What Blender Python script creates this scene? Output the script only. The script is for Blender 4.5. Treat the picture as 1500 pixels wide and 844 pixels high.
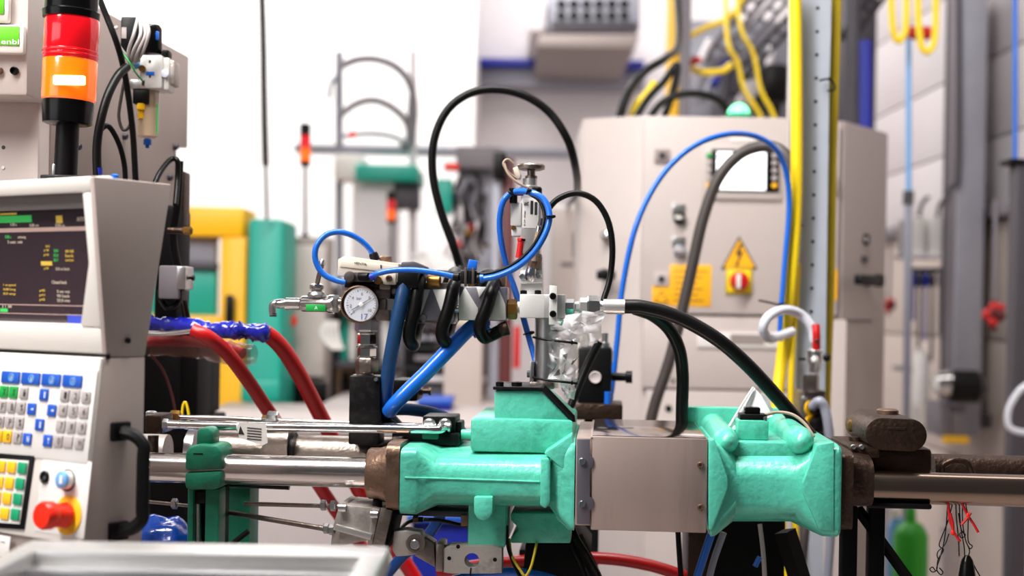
import bpy, bmesh, math, random
from mathutils import Vector, Matrix
random.seed(7)
for _o in list(bpy.data.objects): bpy.data.objects.remove(_o)
SC = bpy.context.scene
COL = SC.collection

# ---------------------------------------------------------------- camera
FPX, HZ, CXP, CAMH = 2000.0, 450.0, 750.0, 1.45
ROLL = math.radians(1.0)
cam_d = bpy.data.cameras.new('camera')
cam_d.sensor_width = 36.0
cam_d.lens = FPX / 1500.0 * 36.0
cam_d.shift_y = (HZ - 422.0) / 1500.0
cam_d.clip_start = 0.05
cam_d.dof.use_dof = True
cam_d.dof.focus_distance = 1.74
cam_d.dof.aperture_fstop = 3.0
cam = bpy.data.objects.new('camera', cam_d)
COL.objects.link(cam)
cam.location = (0, 0, CAMH)
cam.rotation_euler = (Matrix.Rotation(math.radians(90), 3, 'X') @ Matrix.Rotation(ROLL, 3, 'Z')).to_euler()
SC.camera = cam

# ---------------------------------------------------------------- light
wd = bpy.data.worlds.new('world'); SC.world = wd
wd.use_nodes = True
wd.node_tree.nodes['Background'].inputs[0].default_value = (0.95, 0.97, 1.0, 1)
wd.node_tree.nodes['Background'].inputs[1].default_value = 0.07

def area(name, loc, target, sx, sy, power, col=(1, .97, .94)):
    l = bpy.data.lights.new(name, 'AREA'); l.shape = 'RECTANGLE'; l.size = sx; l.size_y = sy
    l.energy = power; l.color = col
    o = bpy.data.objects.new(name, l); COL.objects.link(o); o.location = loc
    o.rotation_euler = (Vector(target) - Vector(loc)).to_track_quat('-Z', 'Y').to_euler()
    return o
# rows of hall lamps under the roof (seen only as light) and the window band on the left
area('hall_lamp_row_a', (-0.7, 1.15, 3.4), (0.1, 1.75, 1.2), 0.4, 3.0, 150)
area('hall_lamp_row_b', (1.3, 3.0, 4.4), (1.1, 3.2, 1.0), 0.35, 3.0, 22)
area('hall_lamp_row_c', (-1.8, 5.7, 4.4), (-1.6, 7.0, 1.9), 3.5, 0.6, 150)
area('hall_lamp_row_d', (0.6, 6.4, 4.5), (0.5, 7.9, 2.0), 2.0, 0.5, 34)
area('window_band', (-3.6, -1.0, 2.4), (0.2, 2.2, 1.2), 3.0, 1.4, 25, (0.95, 0.98, 1))
vs = SC.view_settings
vs.view_transform = 'Standard'; vs.look = 'None'; vs.gamma = 1.0; vs.use_curve_mapping = False
vs.exposure = 0.26

# ---------------------------------------------------------------- frames: pixel of the photo + depth -> point in the place
CAMV = Vector((0, 0, CAMH))
def ray(px, py):
    dx, dy = px - CXP, py - HZ
    c, s = math.cos(ROLL), math.sin(ROLL)
    return Vector(((dx * c + dy * s) / FPX, 1.0, -(-dx * s + dy * c) / FPX))
class Frame:
    def __init__(self, org=(0, 0, 0), yaw=0.0, tilt=0.0):
        a, t = math.radians(yaw), math.radians(tilt)
        n0 = Vector((math.sin(a), math.cos(a), 0)); z = Vector((0, 0, 1))
        self.o = Vector(org); self.u = Vector((math.cos(a), -math.sin(a), 0))
        self.v = n0 * math.cos(t) + z * math.sin(t)
        self.w = z * math.cos(t) - n0 * math.sin(t)
    def loc(self, q):
        d = q - self.o
        return Vector((d.dot(self.u), d.dot(self.v), d.dot(self.w)))
    def W(self, p): return self.o + self.u * p[0] + self.v * p[1] + self.w * p[2]
    def p(self, px, py, v):
        d = ray(px, py); t = (v + self.o.dot(self.v) - CAMV.dot(self.v)) / d.dot(self.v)
        return self.loc(CAMV + d * t)
    def pu(self, px, py, u):
        d = ray(px, py); t = (u + self.o.dot(self.u) - CAMV.dot(self.u)) / d.dot(self.u)
        return self.loc(CAMV + d * t)
    def s(self, px, py, v): return self.W(self.p(px, py, v)).y / FPX      # metres per pixel there
WF = Frame()
MF = Frame((0, 1.75, 0), 4.0)

# ---------------------------------------------------------------- materials
def lin(c):
    c = c / 255.0
    return c / 12.92 if c <= .04045 else ((c + .055) / 1.055) ** 2.4
MATS = {}
def mat(name, rgb, rough=.5, metal=0., var=.08, scale=25., bump=0., bscale=180., coat=0., emit=0., alpha=1., trans=0., dirt=None, dscale=14., damt=.5, stretch=None):
    m = bpy.data.materials.new(name); m.use_nodes = True
    nt = m.node_tree; b = nt.nodes['Principled BSDF']
    col = (lin(rgb[0]), lin(rgb[1]), lin(rgb[2]), 1)
    tc = nt.nodes.new('ShaderNodeTexCoord'); src = tc.outputs['Object']
    if stretch:
        mp = nt.nodes.new('ShaderNodeMapping'); mp.inputs['Scale'].default_value = stretch
        nt.links.new(src, mp.inputs[0]); src = mp.outputs[0]
    n = nt.nodes.new('ShaderNodeTexNoise'); n.inputs['Scale'].default_value = scale; n.inputs['Detail'].default_value = 4
    nt.links.new(src, n.inputs['Vector'])
    mix = nt.nodes.new('ShaderNodeMix'); mix.data_type = 'RGBA'
    mix.inputs[6].default_value = tuple(max(0, x * (1 - var)) for x in col[:3]) + (1,)
    mix.inputs[7].default_value = tuple(min(1, x * (1 + var)) for x in col[:3]) + (1,)
    nt.links.new(n.outputs[0], mix.inputs[0])
    out = mix.outputs[2]
    if dirt:
        n2 = nt.nodes.new('ShaderNodeTexNoise'); n2.inputs['Scale'].default_value = dscale; n2.inputs['Detail'].default_value = 8; n2.inputs['Roughness'].default_value = .7
        nt.links.new(src, n2.inputs['Vector'])
        r = nt.nodes.new('ShaderNodeValToRGB'); r.color_ramp.elements[0].position = .5; r.color_ramp.elements[1].position = .72
        r.color_ramp.elements[0].color = (0, 0, 0, 1); r.color_ramp.elements[1].color = (damt, damt, damt, 1)
        nt.links.new(n2.outputs[0], r.inputs[0])
        m2 = nt.nodes.new('ShaderNodeMix'); m2.data_type = 'RGBA'
        nt.links.new(r.outputs[0], m2.inputs[0]); nt.links.new(out, m2.inputs[6])
        m2.inputs[7].default_value = (lin(dirt[0]), lin(dirt[1]), lin(dirt[2]), 1)
        out = m2.outputs[2]
    nt.links.new(out, b.inputs['Base Color'])
    b.inputs['Roughness'].default_value = rough; b.inputs['Metallic'].default_value = metal
    b.inputs['Coat Weight'].default_value = coat
    if max(rgb) < 40: b.inputs['Specular IOR Level'].default_value = .22
    if trans: b.inputs['Transmission Weight'].default_value = trans; b.inputs['IOR'].default_value = 1.3
    b.inputs['Alpha'].default_value = alpha
    if emit:
        nt.links.new(out, b.inputs['Emission Color']); b.inputs['Emission Strength'].default_value = emit
    if bump:
        n3 = nt.nodes.new('ShaderNodeTexNoise'); n3.inputs['Scale'].default_value = bscale; n3.inputs['Detail'].default_value = 3
        nt.links.new(src, n3.inputs['Vector'])
        bp = nt.nodes.new('ShaderNodeBump'); bp.inputs['Strength'].default_value = bump; bp.inputs['Distance'].default_value = .002
        nt.links.new(n3.outputs[0], bp.inputs['Height']); nt.links.new(bp.outputs[0], b.inputs['Normal'])
    MATS[name] = m
mat('green', (86, 194, 168), .32, var=.07, scale=18, bump=.55, bscale=110, dirt=(34, 104, 86), dscale=34, damt=.5, coat=.15)
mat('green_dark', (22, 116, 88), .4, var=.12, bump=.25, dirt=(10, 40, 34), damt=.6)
mat('steel', (205, 198, 194), .2, 1., var=.06, scale=60, bump=.05, stretch=(.3, 1, 1))
mat('steel_worn', (150, 138, 130), .36, 1., var=.2, scale=40, bump=.3, bscale=220, dirt=(70, 60, 54), damt=.55, dscale=30)
mat('alu_dark', (146, 144, 152), .38, .85, var=.08)
mat('steel_oily', (150, 130, 116), .2, 1., var=.2, scale=40, stretch=(.2, 1, 1))
mat('chrome', (226, 224, 222), .14, 1., var=.04)
mat('zinc', (205, 205, 206), .3, 1., var=.1, scale=50, bump=.08)
mat('alu', (214, 212, 210), .38, .85, var=.06, scale=60, bump=.05)
mat('alu_white', (226, 224, 220), .45, .3, var=.05)
mat('cast_alu', (186, 178, 172), .5, .7, var=.12, scale=40, bump=.25, dirt=(92, 82, 76), damt=.6, dscale=40)
mat('stainless', (180, 160, 152), .36, .55, var=.1, scale=30, bump=.05, stretch=(1, 1, .08), dirt=(120, 106, 100), damt=.4, dscale=20)
mat('stainless_mirror', (150, 136, 130), .14, 1., var=.12, scale=30)
mat('stainless_blue', (112, 108, 118), .4, .6, var=.1)
mat('brown_iron', (68, 51, 42), .4, .75, var=.3, scale=45, bump=.8, bscale=150, dirt=(38, 28, 24), damt=.7, dscale=30)
mat('brown_light', (128, 102, 86), .42, .75, var=.25, scale=45, bump=.45, bscale=150, dirt=(56, 42, 36), damt=.7, dscale=30)
mat('black', (9, 8, 9), .42, var=.2, bump=.08)
mat('black_gloss', (10, 9, 10), .22, var=.1)
mat('black_anod', (20, 19, 20), .38, .3, var=.3, scale=90, dirt=(70, 66, 66), damt=.3, dscale=90)
mat('rubber', (10, 9, 9), .38, var=.25, scale=80, bump=.1)
mat('hose_grey', (62, 54, 52), .48, var=.12)
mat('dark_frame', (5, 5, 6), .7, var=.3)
mat('ivory', (226, 219, 212), .5, var=.02, bump=.05, bscale=400)
mat('beige_side', (176, 160, 154), .55, var=.05, bump=.1, bscale=500)
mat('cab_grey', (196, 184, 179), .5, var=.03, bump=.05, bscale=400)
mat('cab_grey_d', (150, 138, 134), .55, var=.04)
mat('mach_beige', (196, 184, 178), .5, var=.04, bump=.05, bscale=300)
mat('red_lens', (214, 10, 24), .15, var=.05, coat=.6, emit=.25)
mat('amber_lens', (255, 104, 4), .2, var=.05, coat=.5, emit=.5)
mat('lamp_white', (255, 226, 160), .3, emit=2.)
mat('red', (198, 20, 22), .4, var=.06)
mat('estop_red', (240, 42, 16), .35, var=.03)
mat('hose_red', (184, 6, 14), .36, var=.1)
mat('blue', (20, 100, 204), .3, var=.06, coat=.2)
mat('blue_key', (26, 84, 186), .45, var=.05)
mat('blue_hose', (18, 72, 150), .4, var=.15, bump=.2, bscale=300)
mat('blue_hose_d', (18, 60, 104), .42, var=.2, bump=.25, bscale=300)
mat('blue_light', (112, 170, 226), .35, var=.05)
mat('blue_wrap', (20, 30, 150), .2, var=.3, scale=60, bump=.9, bscale=90, coat=.5)
mat('blue_bag', (14, 66, 160), .18, var=.2, bump=.6, bscale=50, coat=.6)
mat('deep_blue', (16, 34, 150), .45, var=.1)
mat('yellow', (250, 190, 10), .45, var=.04)
mat('yellow_hose', (250, 214, 20), .42, var=.05)
mat('olive_hose', (196, 168, 26), .5, var=.1)
mat('label_orange', (252, 182, 20), .55, var=.03)
mat('gold', (150, 110, 54), .35, .9, var=.1)
mat('key_green', (20, 160, 66), .45, var=.04)
mat('key_green2', (18, 152, 104), .45, var=.04)
mat('key_grey', (176, 166, 164), .5, var=.04)
mat('key_yellow', (250, 190, 26), .45, var=.04)
mat('white', (228, 223, 219), .5, var=.03)
mat('print_dark', (40, 38, 40), .6)
mat('print_white', (235, 238, 245), .6)
mat('white_tube', (214, 216, 226), .25, var=.04, coat=.4)
mat('grey_tube', (150, 152, 166), .35, var=.06)
mat('post', (180, 186, 198), .42, .2, var=.08, scale=30, bump=.06)
mat('beige_valve', (206, 194, 178), .5, var=.05)
mat('dial', (206, 208, 220), .5, var=.03)
mat('plastic_clear', (235, 235, 238), .12, var=.05, bump=1., bscale=60, alpha=.6, coat=.6)
mat('bowl_clear', (220, 190, 150), .1, var=.1, alpha=.5, coat=.5)
mat('sleeve_dark', (110, 70, 62), .3, var=.3, bump=.8, bscale=80, alpha=.45, coat=.4)
mat('glass', (230, 232, 236), .04, alpha=.12, coat=1.)
mat('tan_cable', (150, 128, 110), .5)
mat('grey_cable', (182, 174, 172), .5)
mat('teal', (18, 160, 140), .45, var=.05)
mat('mach_yellow', (252, 188, 6), .45, var=.03)
mat('wall_white', (246, 244, 244), .7, var=.01)
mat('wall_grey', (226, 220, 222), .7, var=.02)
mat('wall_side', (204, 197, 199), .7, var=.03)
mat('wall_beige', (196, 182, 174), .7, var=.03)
mat('floor', (178, 166, 162), .55, var=.06, scale=4)
mat('bench', (192, 180, 178), .6, var=.04)
mat('shade_grey', (120, 114, 120), .55, var=.08)
mat('mid_grey', (150, 150, 160), .5, .3, var=.08)
mat('dark_grey', (70, 66, 72), .5, .3, var=.12)
mat('maroon', (90, 26, 26), .5, var=.1)
mat('green_led', (120, 255, 178), .3, emit=1.5)
mat('green_bottle', (40, 150, 30), .4, var=.06)
mat('screen_dark', (58, 44, 50), .25, var=.35, scale=9, coat=.6)
mat('screen_grey', (112, 104, 102), .5)
mat('screen_green', (60, 190, 90), .5, emit=.25)
mat('screen_amber', (214, 180, 70), .5, emit=.2)
mat('screen_text', (206, 190, 170), .5, emit=.15)
mat('screen_pink', (190, 160, 150), .5, emit=.1)
mat('screen_blue', (50, 70, 190), .5, emit=.1)
mat('hmi_white', (250, 252, 255), .4, emit=1.5)
mat('sign_green', (96, 190, 20), .5)

# ---------------------------------------------------------------- mesh builder
def catmull(pts, n=8):
    if len(pts) < 3: return [Vector(p) for p in pts]
    out = []; P = [Vector(p) for p in pts]
    for i in range(len(P) - 1):
        p0 = P[i - 1] if i else P[0] * 2 - P[1]
        p3 = P[i + 2] if i + 2 < len(P) else P[-1] * 2 - P[-2]
        p1, p2 = P[i], P[i + 1]
        for k in range(n):
            t = k / n
            out.append(.5 * ((2 * p1) + (p2 - p0) * t + (2 * p0 - 5 * p1 + 4 * p2 - p3) * t * t + (3 * p1 - p0 - 3 * p2 + p3) * t ** 3))
    out.append(P[-1]); return out
class MB:
    def __init__(self, fr=MF): self.bm = bmesh.new(); self.f = fr
    def grid(self, rings, caps=True, closed=True):
        bm = self.bm; R = [[bm.verts.new(q) for q in r] for r in rings]; n = len(R[0])
        for a, b in zip(R, R[1:]):
            for i in range(n if closed else n - 1):
                j = (i + 1) % n; bm.faces.new((a[i], a[j], b[j], b[i]))
        if caps:
            bm.faces.new(R[0][::-1]); bm.faces.new(R[-1])
        return self
    def boxl(self, u0, u1, v0, v1, w0, w1, bev=0.):
        t = bmesh.new(); bmesh.ops.create_cube(t, size=1.)
        for q in t.verts:
            q.co = Vector(((u0 + u1) / 2 + q.co.x * abs(u1 - u0), (v0 + v1) / 2 + q.co.y * abs(v1 - v0), (w0 + w1) / 2 + q.co.z * abs(w1 - w0)))
        if bev:
            bev = min(bev, .45 * min(abs(u1 - u0), abs(v1 - v0), abs(w1 - w0)))
            bmesh.ops.bevel(t, geom=t.edges[:], offset=bev, segments=2, affect='EDGES', profile=.5)
        return self.join(t)
    def join(self, t):
        mp = {}
        for q in t.verts: mp[q] = self.bm.verts.new(q.co)
        for fc in t.faces:
            self.bm.faces.new([mp[q] for q in fc.verts])
        t.free(); return self
    def box(self, x0, y0, x1, y1, v0, v1, bev=0.0012):
        f = self.f; xm, ym = (x0 + x1) / 2, (y0 + y1) / 2
        return self.boxl(f.p(x0, ym, v0)[0], f.p(x1, ym, v0)[0], v0, v1, f.p(xm, y1, v0)[2], f.p(xm, y0, v0)[2], bev)
    def prism(self, pts, v0, v1, bev=0.):
        f = self.f; q = [f.p(x, y, v0) for x, y in pts]
        return self.ext([Vector((a[0], v0, a[2])) for a in q], Vector((0, v1 - v0, 0)), bev)
    def ext(self, pts, vec, bev=0.):
        t = bmesh.new(); a = [t.verts.new(p) for p in pts]; b = [t.verts.new(Vector(p) + vec) for p in pts]
        n = len(a); t.faces.new(a); t.faces.new(b[::-1])
        for i in range(n): t.faces.new((a[i], b[i], b[(i + 1) % n], a[(i + 1) % n]))
        bmesh.ops.recalc_face_normals(t, faces=t.faces[:])
        if bev: bmesh.ops.bevel(t, geom=t.edges[:], offset=bev, segments=2, affect='EDGES', profile=.5)
        return self.join(t)
    def sweep(self, pts, r, seg=12, caps=True):
        P = [Vector(p) for p in pts]; rings = []; prev = None
        for i, p in enumerate(P):
            d = (P[min(i + 1, len(P) - 1)] - P[max(i - 1, 0)])
            if d.length < 1e-9: d = Vector((0, 0, 1))
            d.normalize()
            if prev is None:
                ref = Vector((0, 0, 1)) if abs(d.z) < .9 else Vector((1, 0, 0))
                x = d.cross(ref).normalized()
            else:
                x = (prev - d * prev.dot(d)).normalized()
            prev = x; y = d.cross(x); rr = r[i] if isinstance(r, (list, tuple)) else r
            rings.append([p + x * rr * math.cos(2 * math.pi * k / seg) + y * rr * math.sin(2 * math.pi * k / seg) for k in range(seg)])
        return self.grid(rings, caps)
    def tube(self, pts, r, seg=12, n=8, smooth=True):          # pts in photo pixels + depth, r in pixels
        q = [self.f.p(*p) for p in pts]
        sc = sum(self.f.s(*p) for p in pts) / len(pts)
        return self.sweep(catmull(q, n) if smooth else q, r * sc, seg)
    def lathe(self, c, axis, prof, seg=24):                     # prof: (along, radius) in pixels
        sc = self.f.s(*c); o = self.f.p(*c); d = Vector(axis).normalized()
        ref = Vector((0, 0, 1)) if abs(d.z) < .9 else Vector((1, 0, 0))
        x = d.cross(ref).normalized(); y = d.cross(x)
        ph = math.pi / seg if seg == 6 else 0
        rings = [[o + d * t * sc + (x * math.cos(2 * math.pi * k / seg + ph) + y * math.sin(2 * math.pi * k / seg + ph)) * max(r, .02) * sc for k in range(seg)] for t, r in prof]
        return self.grid(rings)
    def loft(self, secs, seg=40):                               # (u, cv, cw, rv, rw, exponent) along the machine axis
        rings = []
        for u, cv, cw, rv, rw, e in secs:
            ring = []
            for k in range(seg):
                t = 2 * math.pi * k / seg; c, s = math.cos(t), math.sin(t)
                ring.append(Vector((u, cv + rv * math.copysign(abs(c) ** (2 / e), c), cw + rw * math.copysign(abs(s) ** (2 / e), s))))
            rings.append(ring)
        return self.grid(rings)
    def ball(self, c, r, sc=(1, 1, 1)):
        t = bmesh.new(); bmesh.ops.create_uvsphere(t, u_segments=16, v_segments=10, radius=1)
        o = self.f.p(*c); k = r * self.f.s(*c)
        for q in t.verts: q.co = o + Vector((q.co.x * k * sc[0], q.co.y * k * sc[1], q.co.z * k * sc[2]))
        return self.join(t)
    def noise(self, amp, cuts=0):
        for q in self.bm.verts: q.co += Vector((random.uniform(-amp, amp), random.uniform(-amp, amp), random.uniform(-amp, amp)))
        return self
    def build(self, name, m, parent=None, sharp=38):
        bm = self.bm; bmesh.ops.recalc_face_normals(bm, faces=bm.faces[:])
        for q in bm.verts: q.co = self.f.W(q.co)
        if self.f.u.cross(self.f.v).dot(self.f.w) < 0: bmesh.ops.reverse_faces(bm, faces=bm.faces[:])
        for fc in bm.faces: fc.smooth = True
        for e in bm.edges:
            if len(e.link_faces) == 2 and e.calc_face_angle(0) > math.radians(sharp): e.smooth = False
        xs = [q.co for q in bm.verts]
        base = Vector(((min(q.x for q in xs) + max(q.x for q in xs)) / 2, (min(q.y for q in xs) + max(q.y for q in xs)) / 2, min(q.z for q in xs)))
        for q in bm.verts: q.co -= base
        me = bpy.data.meshes.new(name); bm.to_mesh(me); bm.free()
        me.materials.append(MATS[m])
        o = bpy.data.objects.new(name, me); COL.objects.link(o)
        put(o, base, parent); return o
WL = {}
def put(o, base, parent):
    WL[o.name] = Vector(base)
    if parent is not None: o.parent = parent; o.location = base - WL[parent.name]
    else: o.location = base
ROOTS = []
def thing(name, label, cat, group=None):
    o = bpy.data.objects.new(name, None); COL.objects.link(o); o.empty_display_size = .02
    WL[o.name] = Vector((0, 0, 0)); ROOTS.append(o); return tag(o, label, cat, group)
def tag(o, label, cat, group=None):
    o['label'] = label; o['category'] = cat
    if group: o['group'] = group
    return o
def settle():                         # every Empty goes to the base of its thing
    for r in ROOTS:
        lo = Vector((1e9,) * 3); hi = Vector((-1e9,) * 3)
        for ch in r.children_recursive:
            for c in ch.bound_box:
                q = WL[ch.name] + Vector(c)
                lo = Vector(map(min, lo, q)); hi = Vector(map(max, hi, q))
        b = Vector(((lo.x + hi.x) / 2, (lo.y + hi.y) / 2, lo.z))
        r.location = b
        for ch in r.children: ch.location = WL[ch.name] - b
def struct(o):
    o['kind'] = 'structure'; return o
# one-line parts
def bx(par, name, m, x0, y0, x1, y1, v0, v1, bev=.0012, fr=MF): return MB(fr).box(x0, y0, x1, y1, v0, v1, bev).build(name, m, par)
def tb(par, name, m, pts, r, fr=MF, seg=12, n=8, smooth=True): return MB(fr).tube(pts, r, seg, n, smooth).build(name, m, par)
def la(par, name, m, c, ax, prof, seg=24, fr=MF): return MB(fr).lathe(c, ax, prof, seg).build(name, m, par)
def pr(par, name, m, pts, v0, v1, bev=0., fr=MF): return MB(fr).prism(pts, v0, v1, bev).build(name, m, par)
def hose(name, label, m, pts, r, fr=MF, cat='hose', group=None, seg=12, smooth=True):
    return tag(tb(None, name, m, pts, r, fr, seg, smooth=smooth), label, cat, group)
def word(par, name, m, s, px, py, v, hpx, fr=MF, wpx=None, thick=.0003, rot=0):
    cu = bpy.data.curves.new('t', 'FONT'); cu.body = s; cu.extrude = .02; cu.resolution_u = 3
    to = bpy.data.objects.new('t', cu); COL.objects.link(to)
    dg = bpy.context.evaluated_depsgraph_get(); me = bpy.data.meshes.new_from_object(to.evaluated_get(dg))
    bpy.data.objects.remove(to)
    xs = [q.co.x for q in me.vertices]; ys = [q.co.y for q in me.vertices]
    k = fr.s(px, py, v); h = max(ys) - min(ys); w = max(xs) - min(xs)
    sy = hpx * k / h; sx = (wpx * k / w) if wpx else sy
    o = fr.p(px, py, v); mb = MB(fr); mb.bm.from_mesh(me)
    cr, sr = math.cos(rot), math.sin(rot)
    for q in mb.bm.verts:
        x = (q.co.x - (min(xs) + max(xs)) / 2) * sx; y = (q.co.y - (min(ys) + max(ys)) / 2) * sy
        q.co = Vector((o[0] + x * cr - y * sr, v - thick + (thick if q.co.z < 0 else 0), o[2] + x * sr + y * cr))
    bpy.data.meshes.remove(me)
    return mb.build(name, m, par)
def circ(n, r, rx=None, a0=0): return [(r * math.cos(a0 + 2 * math.pi * k / n), (rx or r) * math.sin(a0 + 2 * math.pi * k / n)) for k in range(n)]
L_, R_, UP, FR, BK = (-1, 0, 0), (1, 0, 0), (0, 0, 1), (0, -1, 0), (0, 1, 0)
def screw(par, x, y, v, r, m='zinc', name='screw', fr=MF, h=4):
    return la(par, name, m, (x, y, v), FR, [(-1, r), (h * .6, r), (h, r * .8), (h, r * .5), (h * .5, r * .45)], 16, fr)
def hexn(par, name, m, c, ax, L, r, fr=MF):
    return la(par, name, m, c, ax, [(0, r * .86), (L * .12, r), (L * .88, r), (L, r * .86)], 6, fr)

# ================================================================ THE SETTING
W = WF
fl = struct(MB(W).boxl(-5, 3.2, -2, 9, -.1, 0).build('floor', 'floor'))
wl = struct(MB(W).boxl(-5, -.21, 7.0, 8.0, 0, 4.8).build('wall_back_left', 'wall_white'))
wb = struct(MB(W).boxl(-.21, 1.9, 8.0, 8.2, 0, 4.8).build('wall_back', 'wall_grey'))
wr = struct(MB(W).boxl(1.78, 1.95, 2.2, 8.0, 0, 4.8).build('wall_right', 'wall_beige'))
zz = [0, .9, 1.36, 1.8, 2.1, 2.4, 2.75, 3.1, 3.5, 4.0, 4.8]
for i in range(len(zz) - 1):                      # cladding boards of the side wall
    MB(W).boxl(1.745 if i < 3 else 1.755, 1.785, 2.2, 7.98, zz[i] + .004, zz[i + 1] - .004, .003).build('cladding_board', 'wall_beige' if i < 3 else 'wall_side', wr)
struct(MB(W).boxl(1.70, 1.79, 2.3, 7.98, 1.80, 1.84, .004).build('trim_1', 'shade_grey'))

# blue beam and shelf strip across the back wall
t = thing('wall_beam', 'long blue beam with a grey panel under it on the back wall', 'beam')
bx(t, 'beam', 'deep_blue', 692, 86, 945, 97, 7.7, 7.95, .01, W); bx(t, 'panel', 'mid_grey', 694, 98, 945, 128, 7.8, 7.95, .01, W)
# air handling unit
t = thing('air_unit', 'grey wall unit with two rows of dark fan openings near the ceiling', 'fan unit')
bx(t, 'housing', 'mid_grey', 803, -14, 938, 46, 6.9, 7.9, .02, W)
pr(t, 'lower_cowl', 'cab_grey_d', [(790, 50), (938, 50), (930, 72), (786, 68)], 6.85, 7.9, .01, W)
bx(t, 'side_box', 'wall_grey', 775, -14, 801, 46, 6.95, 7.9, .02, W)
for r in range(2):
    for c in range(6):
        la(t, 'fan_opening', 'black', (822 + c * 18.5, 6 + r * 17, 6.9), FR, [(-2, 7), (2, 7), (2.2, 6), (.5, 5)], 14, W)
bx(t, 'face_rim', 'dark_grey', 808, 31, 934, 40, 6.88, 6.92, .004, W)

# ---- roof-high steelwork and cable trays behind the cabinet
t = thing('support_column', 'yellow and grey upright column rising behind the grey cabinet', 'column')
bx(t, 'yellow_face', 'yellow', 976, -40, 992, 640, 4.4, 4.5, .004, W); bx(t, 'grey_face', 'shade_grey', 992, -40, 1008, 640, 4.38, 4.5, .004, W)
bx(t, 'foot_plate', 'shade_grey', 955, 1096, 1030, 1108, 4.34, 4.54, .004, W)
FY_ = lambda x, Y: 450 + 2900 / Y + (x - 750) * .01746      # image row of the floor at a place
def tray(label, a, b, Y, m, r):
    d = thing('cable_tray', label, 'cable tray', 'cable trays under the roof')
    off = 9
    tb(d, 'side_rail', m, [(a[0], a[1], Y), (b[0], b[1], Y + .3)], r, W, 4, smooth=False)
    tb(d, 'side_rail', m, [(a[0] + off * 1.6, a[1] + off, Y), (b[0] + off * 1.6, b[1] + off, Y + .3)], r, W, 4, smooth=False)
    for k in range(7):
        f = (k + .5) / 7; x = a[0] + (b[0] - a[0]) * f; y = a[1] + (b[1] - a[1]) * f
        tb(d, 'rung', m, [(x, y, Y + .3 * f), (x + off * 1.6, y + off, Y + .3 * f)], r * .6, W, 6, smooth=False)
tray('leftmost slanting grey cable tray above the green lamp', (1118, -30), (1030, 92), 5.0, 'shade_grey', 6)
tray('middle slanting grey cable tray above the green lamp', (1160, -30), (1062, 82), 4.8, 'mid_grey', 5)
tray('dark slanting cable tray closest to the perforated post', (1185, -10), (1085, 98), 4.6, 'dark_grey', 4)
tray('dark grey cable tray right of the perforated post', (1300, -40), (1228, 60), 4.9, 'dark_grey', 6)
hose('yellow_cable', 'bright yellow cable bundle slanting left above the cabinet', 'yellow_hose', [(1100, -30, 4.7), (1080, 12, 4.65), (1060, 30, 4.6), (1035, 40, 4.6), (1008, 54, 4.6)], 4.5, W, 'cable')
hose('yellow_cable', 'pale yellow cable drooping beside the red clip above the cabinet', 'yellow_hose', [(1010, 98, 4.5), (1030, 106, 4.5), (1058, 104, 4.5), (1072, 94, 4.5)], 5, W, 'cable')
hose('yellow_cable', 'yellow cable hanging just right of the green lamp', 'yellow_hose', [(1062, -30, 4.7), (1066, 60, 4.5), (1080, 90, 4.5), (1090, 130, 4.5), (1112, 166, 4.5), (1118, 190, 4.5)], 3.4, W, 'cable')
hose('yellow_cable', 'thin yellow cable between the green lamp and the perforated post', 'yellow_hose', [(1078, -30, 4.6), (1085, 40, 4.4), (1104, 80, 4.4), (1114, 130, 4.4), (1132, 166, 4.4), (1136, 190, 4.4)], 3.2, W, 'cable')
t = thing('red_clip', 'small red clip on the cable run over the cabinet', 'clip')
la(t, 'clip_body', 'red', (1008, 92, 4.45), (1, 0, .3), [(0, 4), (3, 6), (16, 6), (19, 4)], 12, W); la(t, 'clip_ring', 'maroon', (1016, 89, 4.45), (1, 0, .3), [(0, 7), (3, 7)], 12, W)
hose('blue_pipe', 'dark blue upright pipe right of the perforated post near the roof', 'deep_blue', [(1268, 60, 4.6), (1268, 300, 4.6), (1268, 1095, 4.6)], 9, W, 'pipe')
hose('grey_pipe', 'dark grey upright pipe beside the dark blue pipe', 'dark_grey', [(1250, -20, 4.7), (1250, 300, 4.7), (1250, 1080, 4.7)], 10, W, 'pipe')
# black hoses that rise behind the cabinet top
hose('black_hose', 'thick black hose arching up behind the cabinet on its left', 'rubber', [(900, 205, 3.5), (918, 140, 3.5), (945, 105, 3.6), (975, 85, 3.7), (994, 60, 4.0), (990, -30, 4.3)], 6, W)
hose('black_hose', 'black hose looping in front of the yellow column', 'rubber', [(915, 205, 3.5), (945, 150, 3.5), (972, 120, 3.5), (992, 95, 3.5), (984, 140, 3.5), (960, 205, 3.5)], 5.5, W)
hose('black_hose', 'low black hose arching over the cabinet top left of the lamp', 'rubber', [(935, 205, 3.45), (965, 155, 3.45), (1000, 138, 3.45), (1040, 141, 3.45), (1064, 160, 3.45), (1070, 205, 3.45)], 5.5, W)
hose('yellow_cable', 'short yellow cable poking up behind the cabinet left corner', 'yellow_hose', [(920, 205, 3.55), (930, 158, 3.55), (946, 140, 3.55), (960, 120, 3.55)], 6, W, 'cable')

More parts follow.
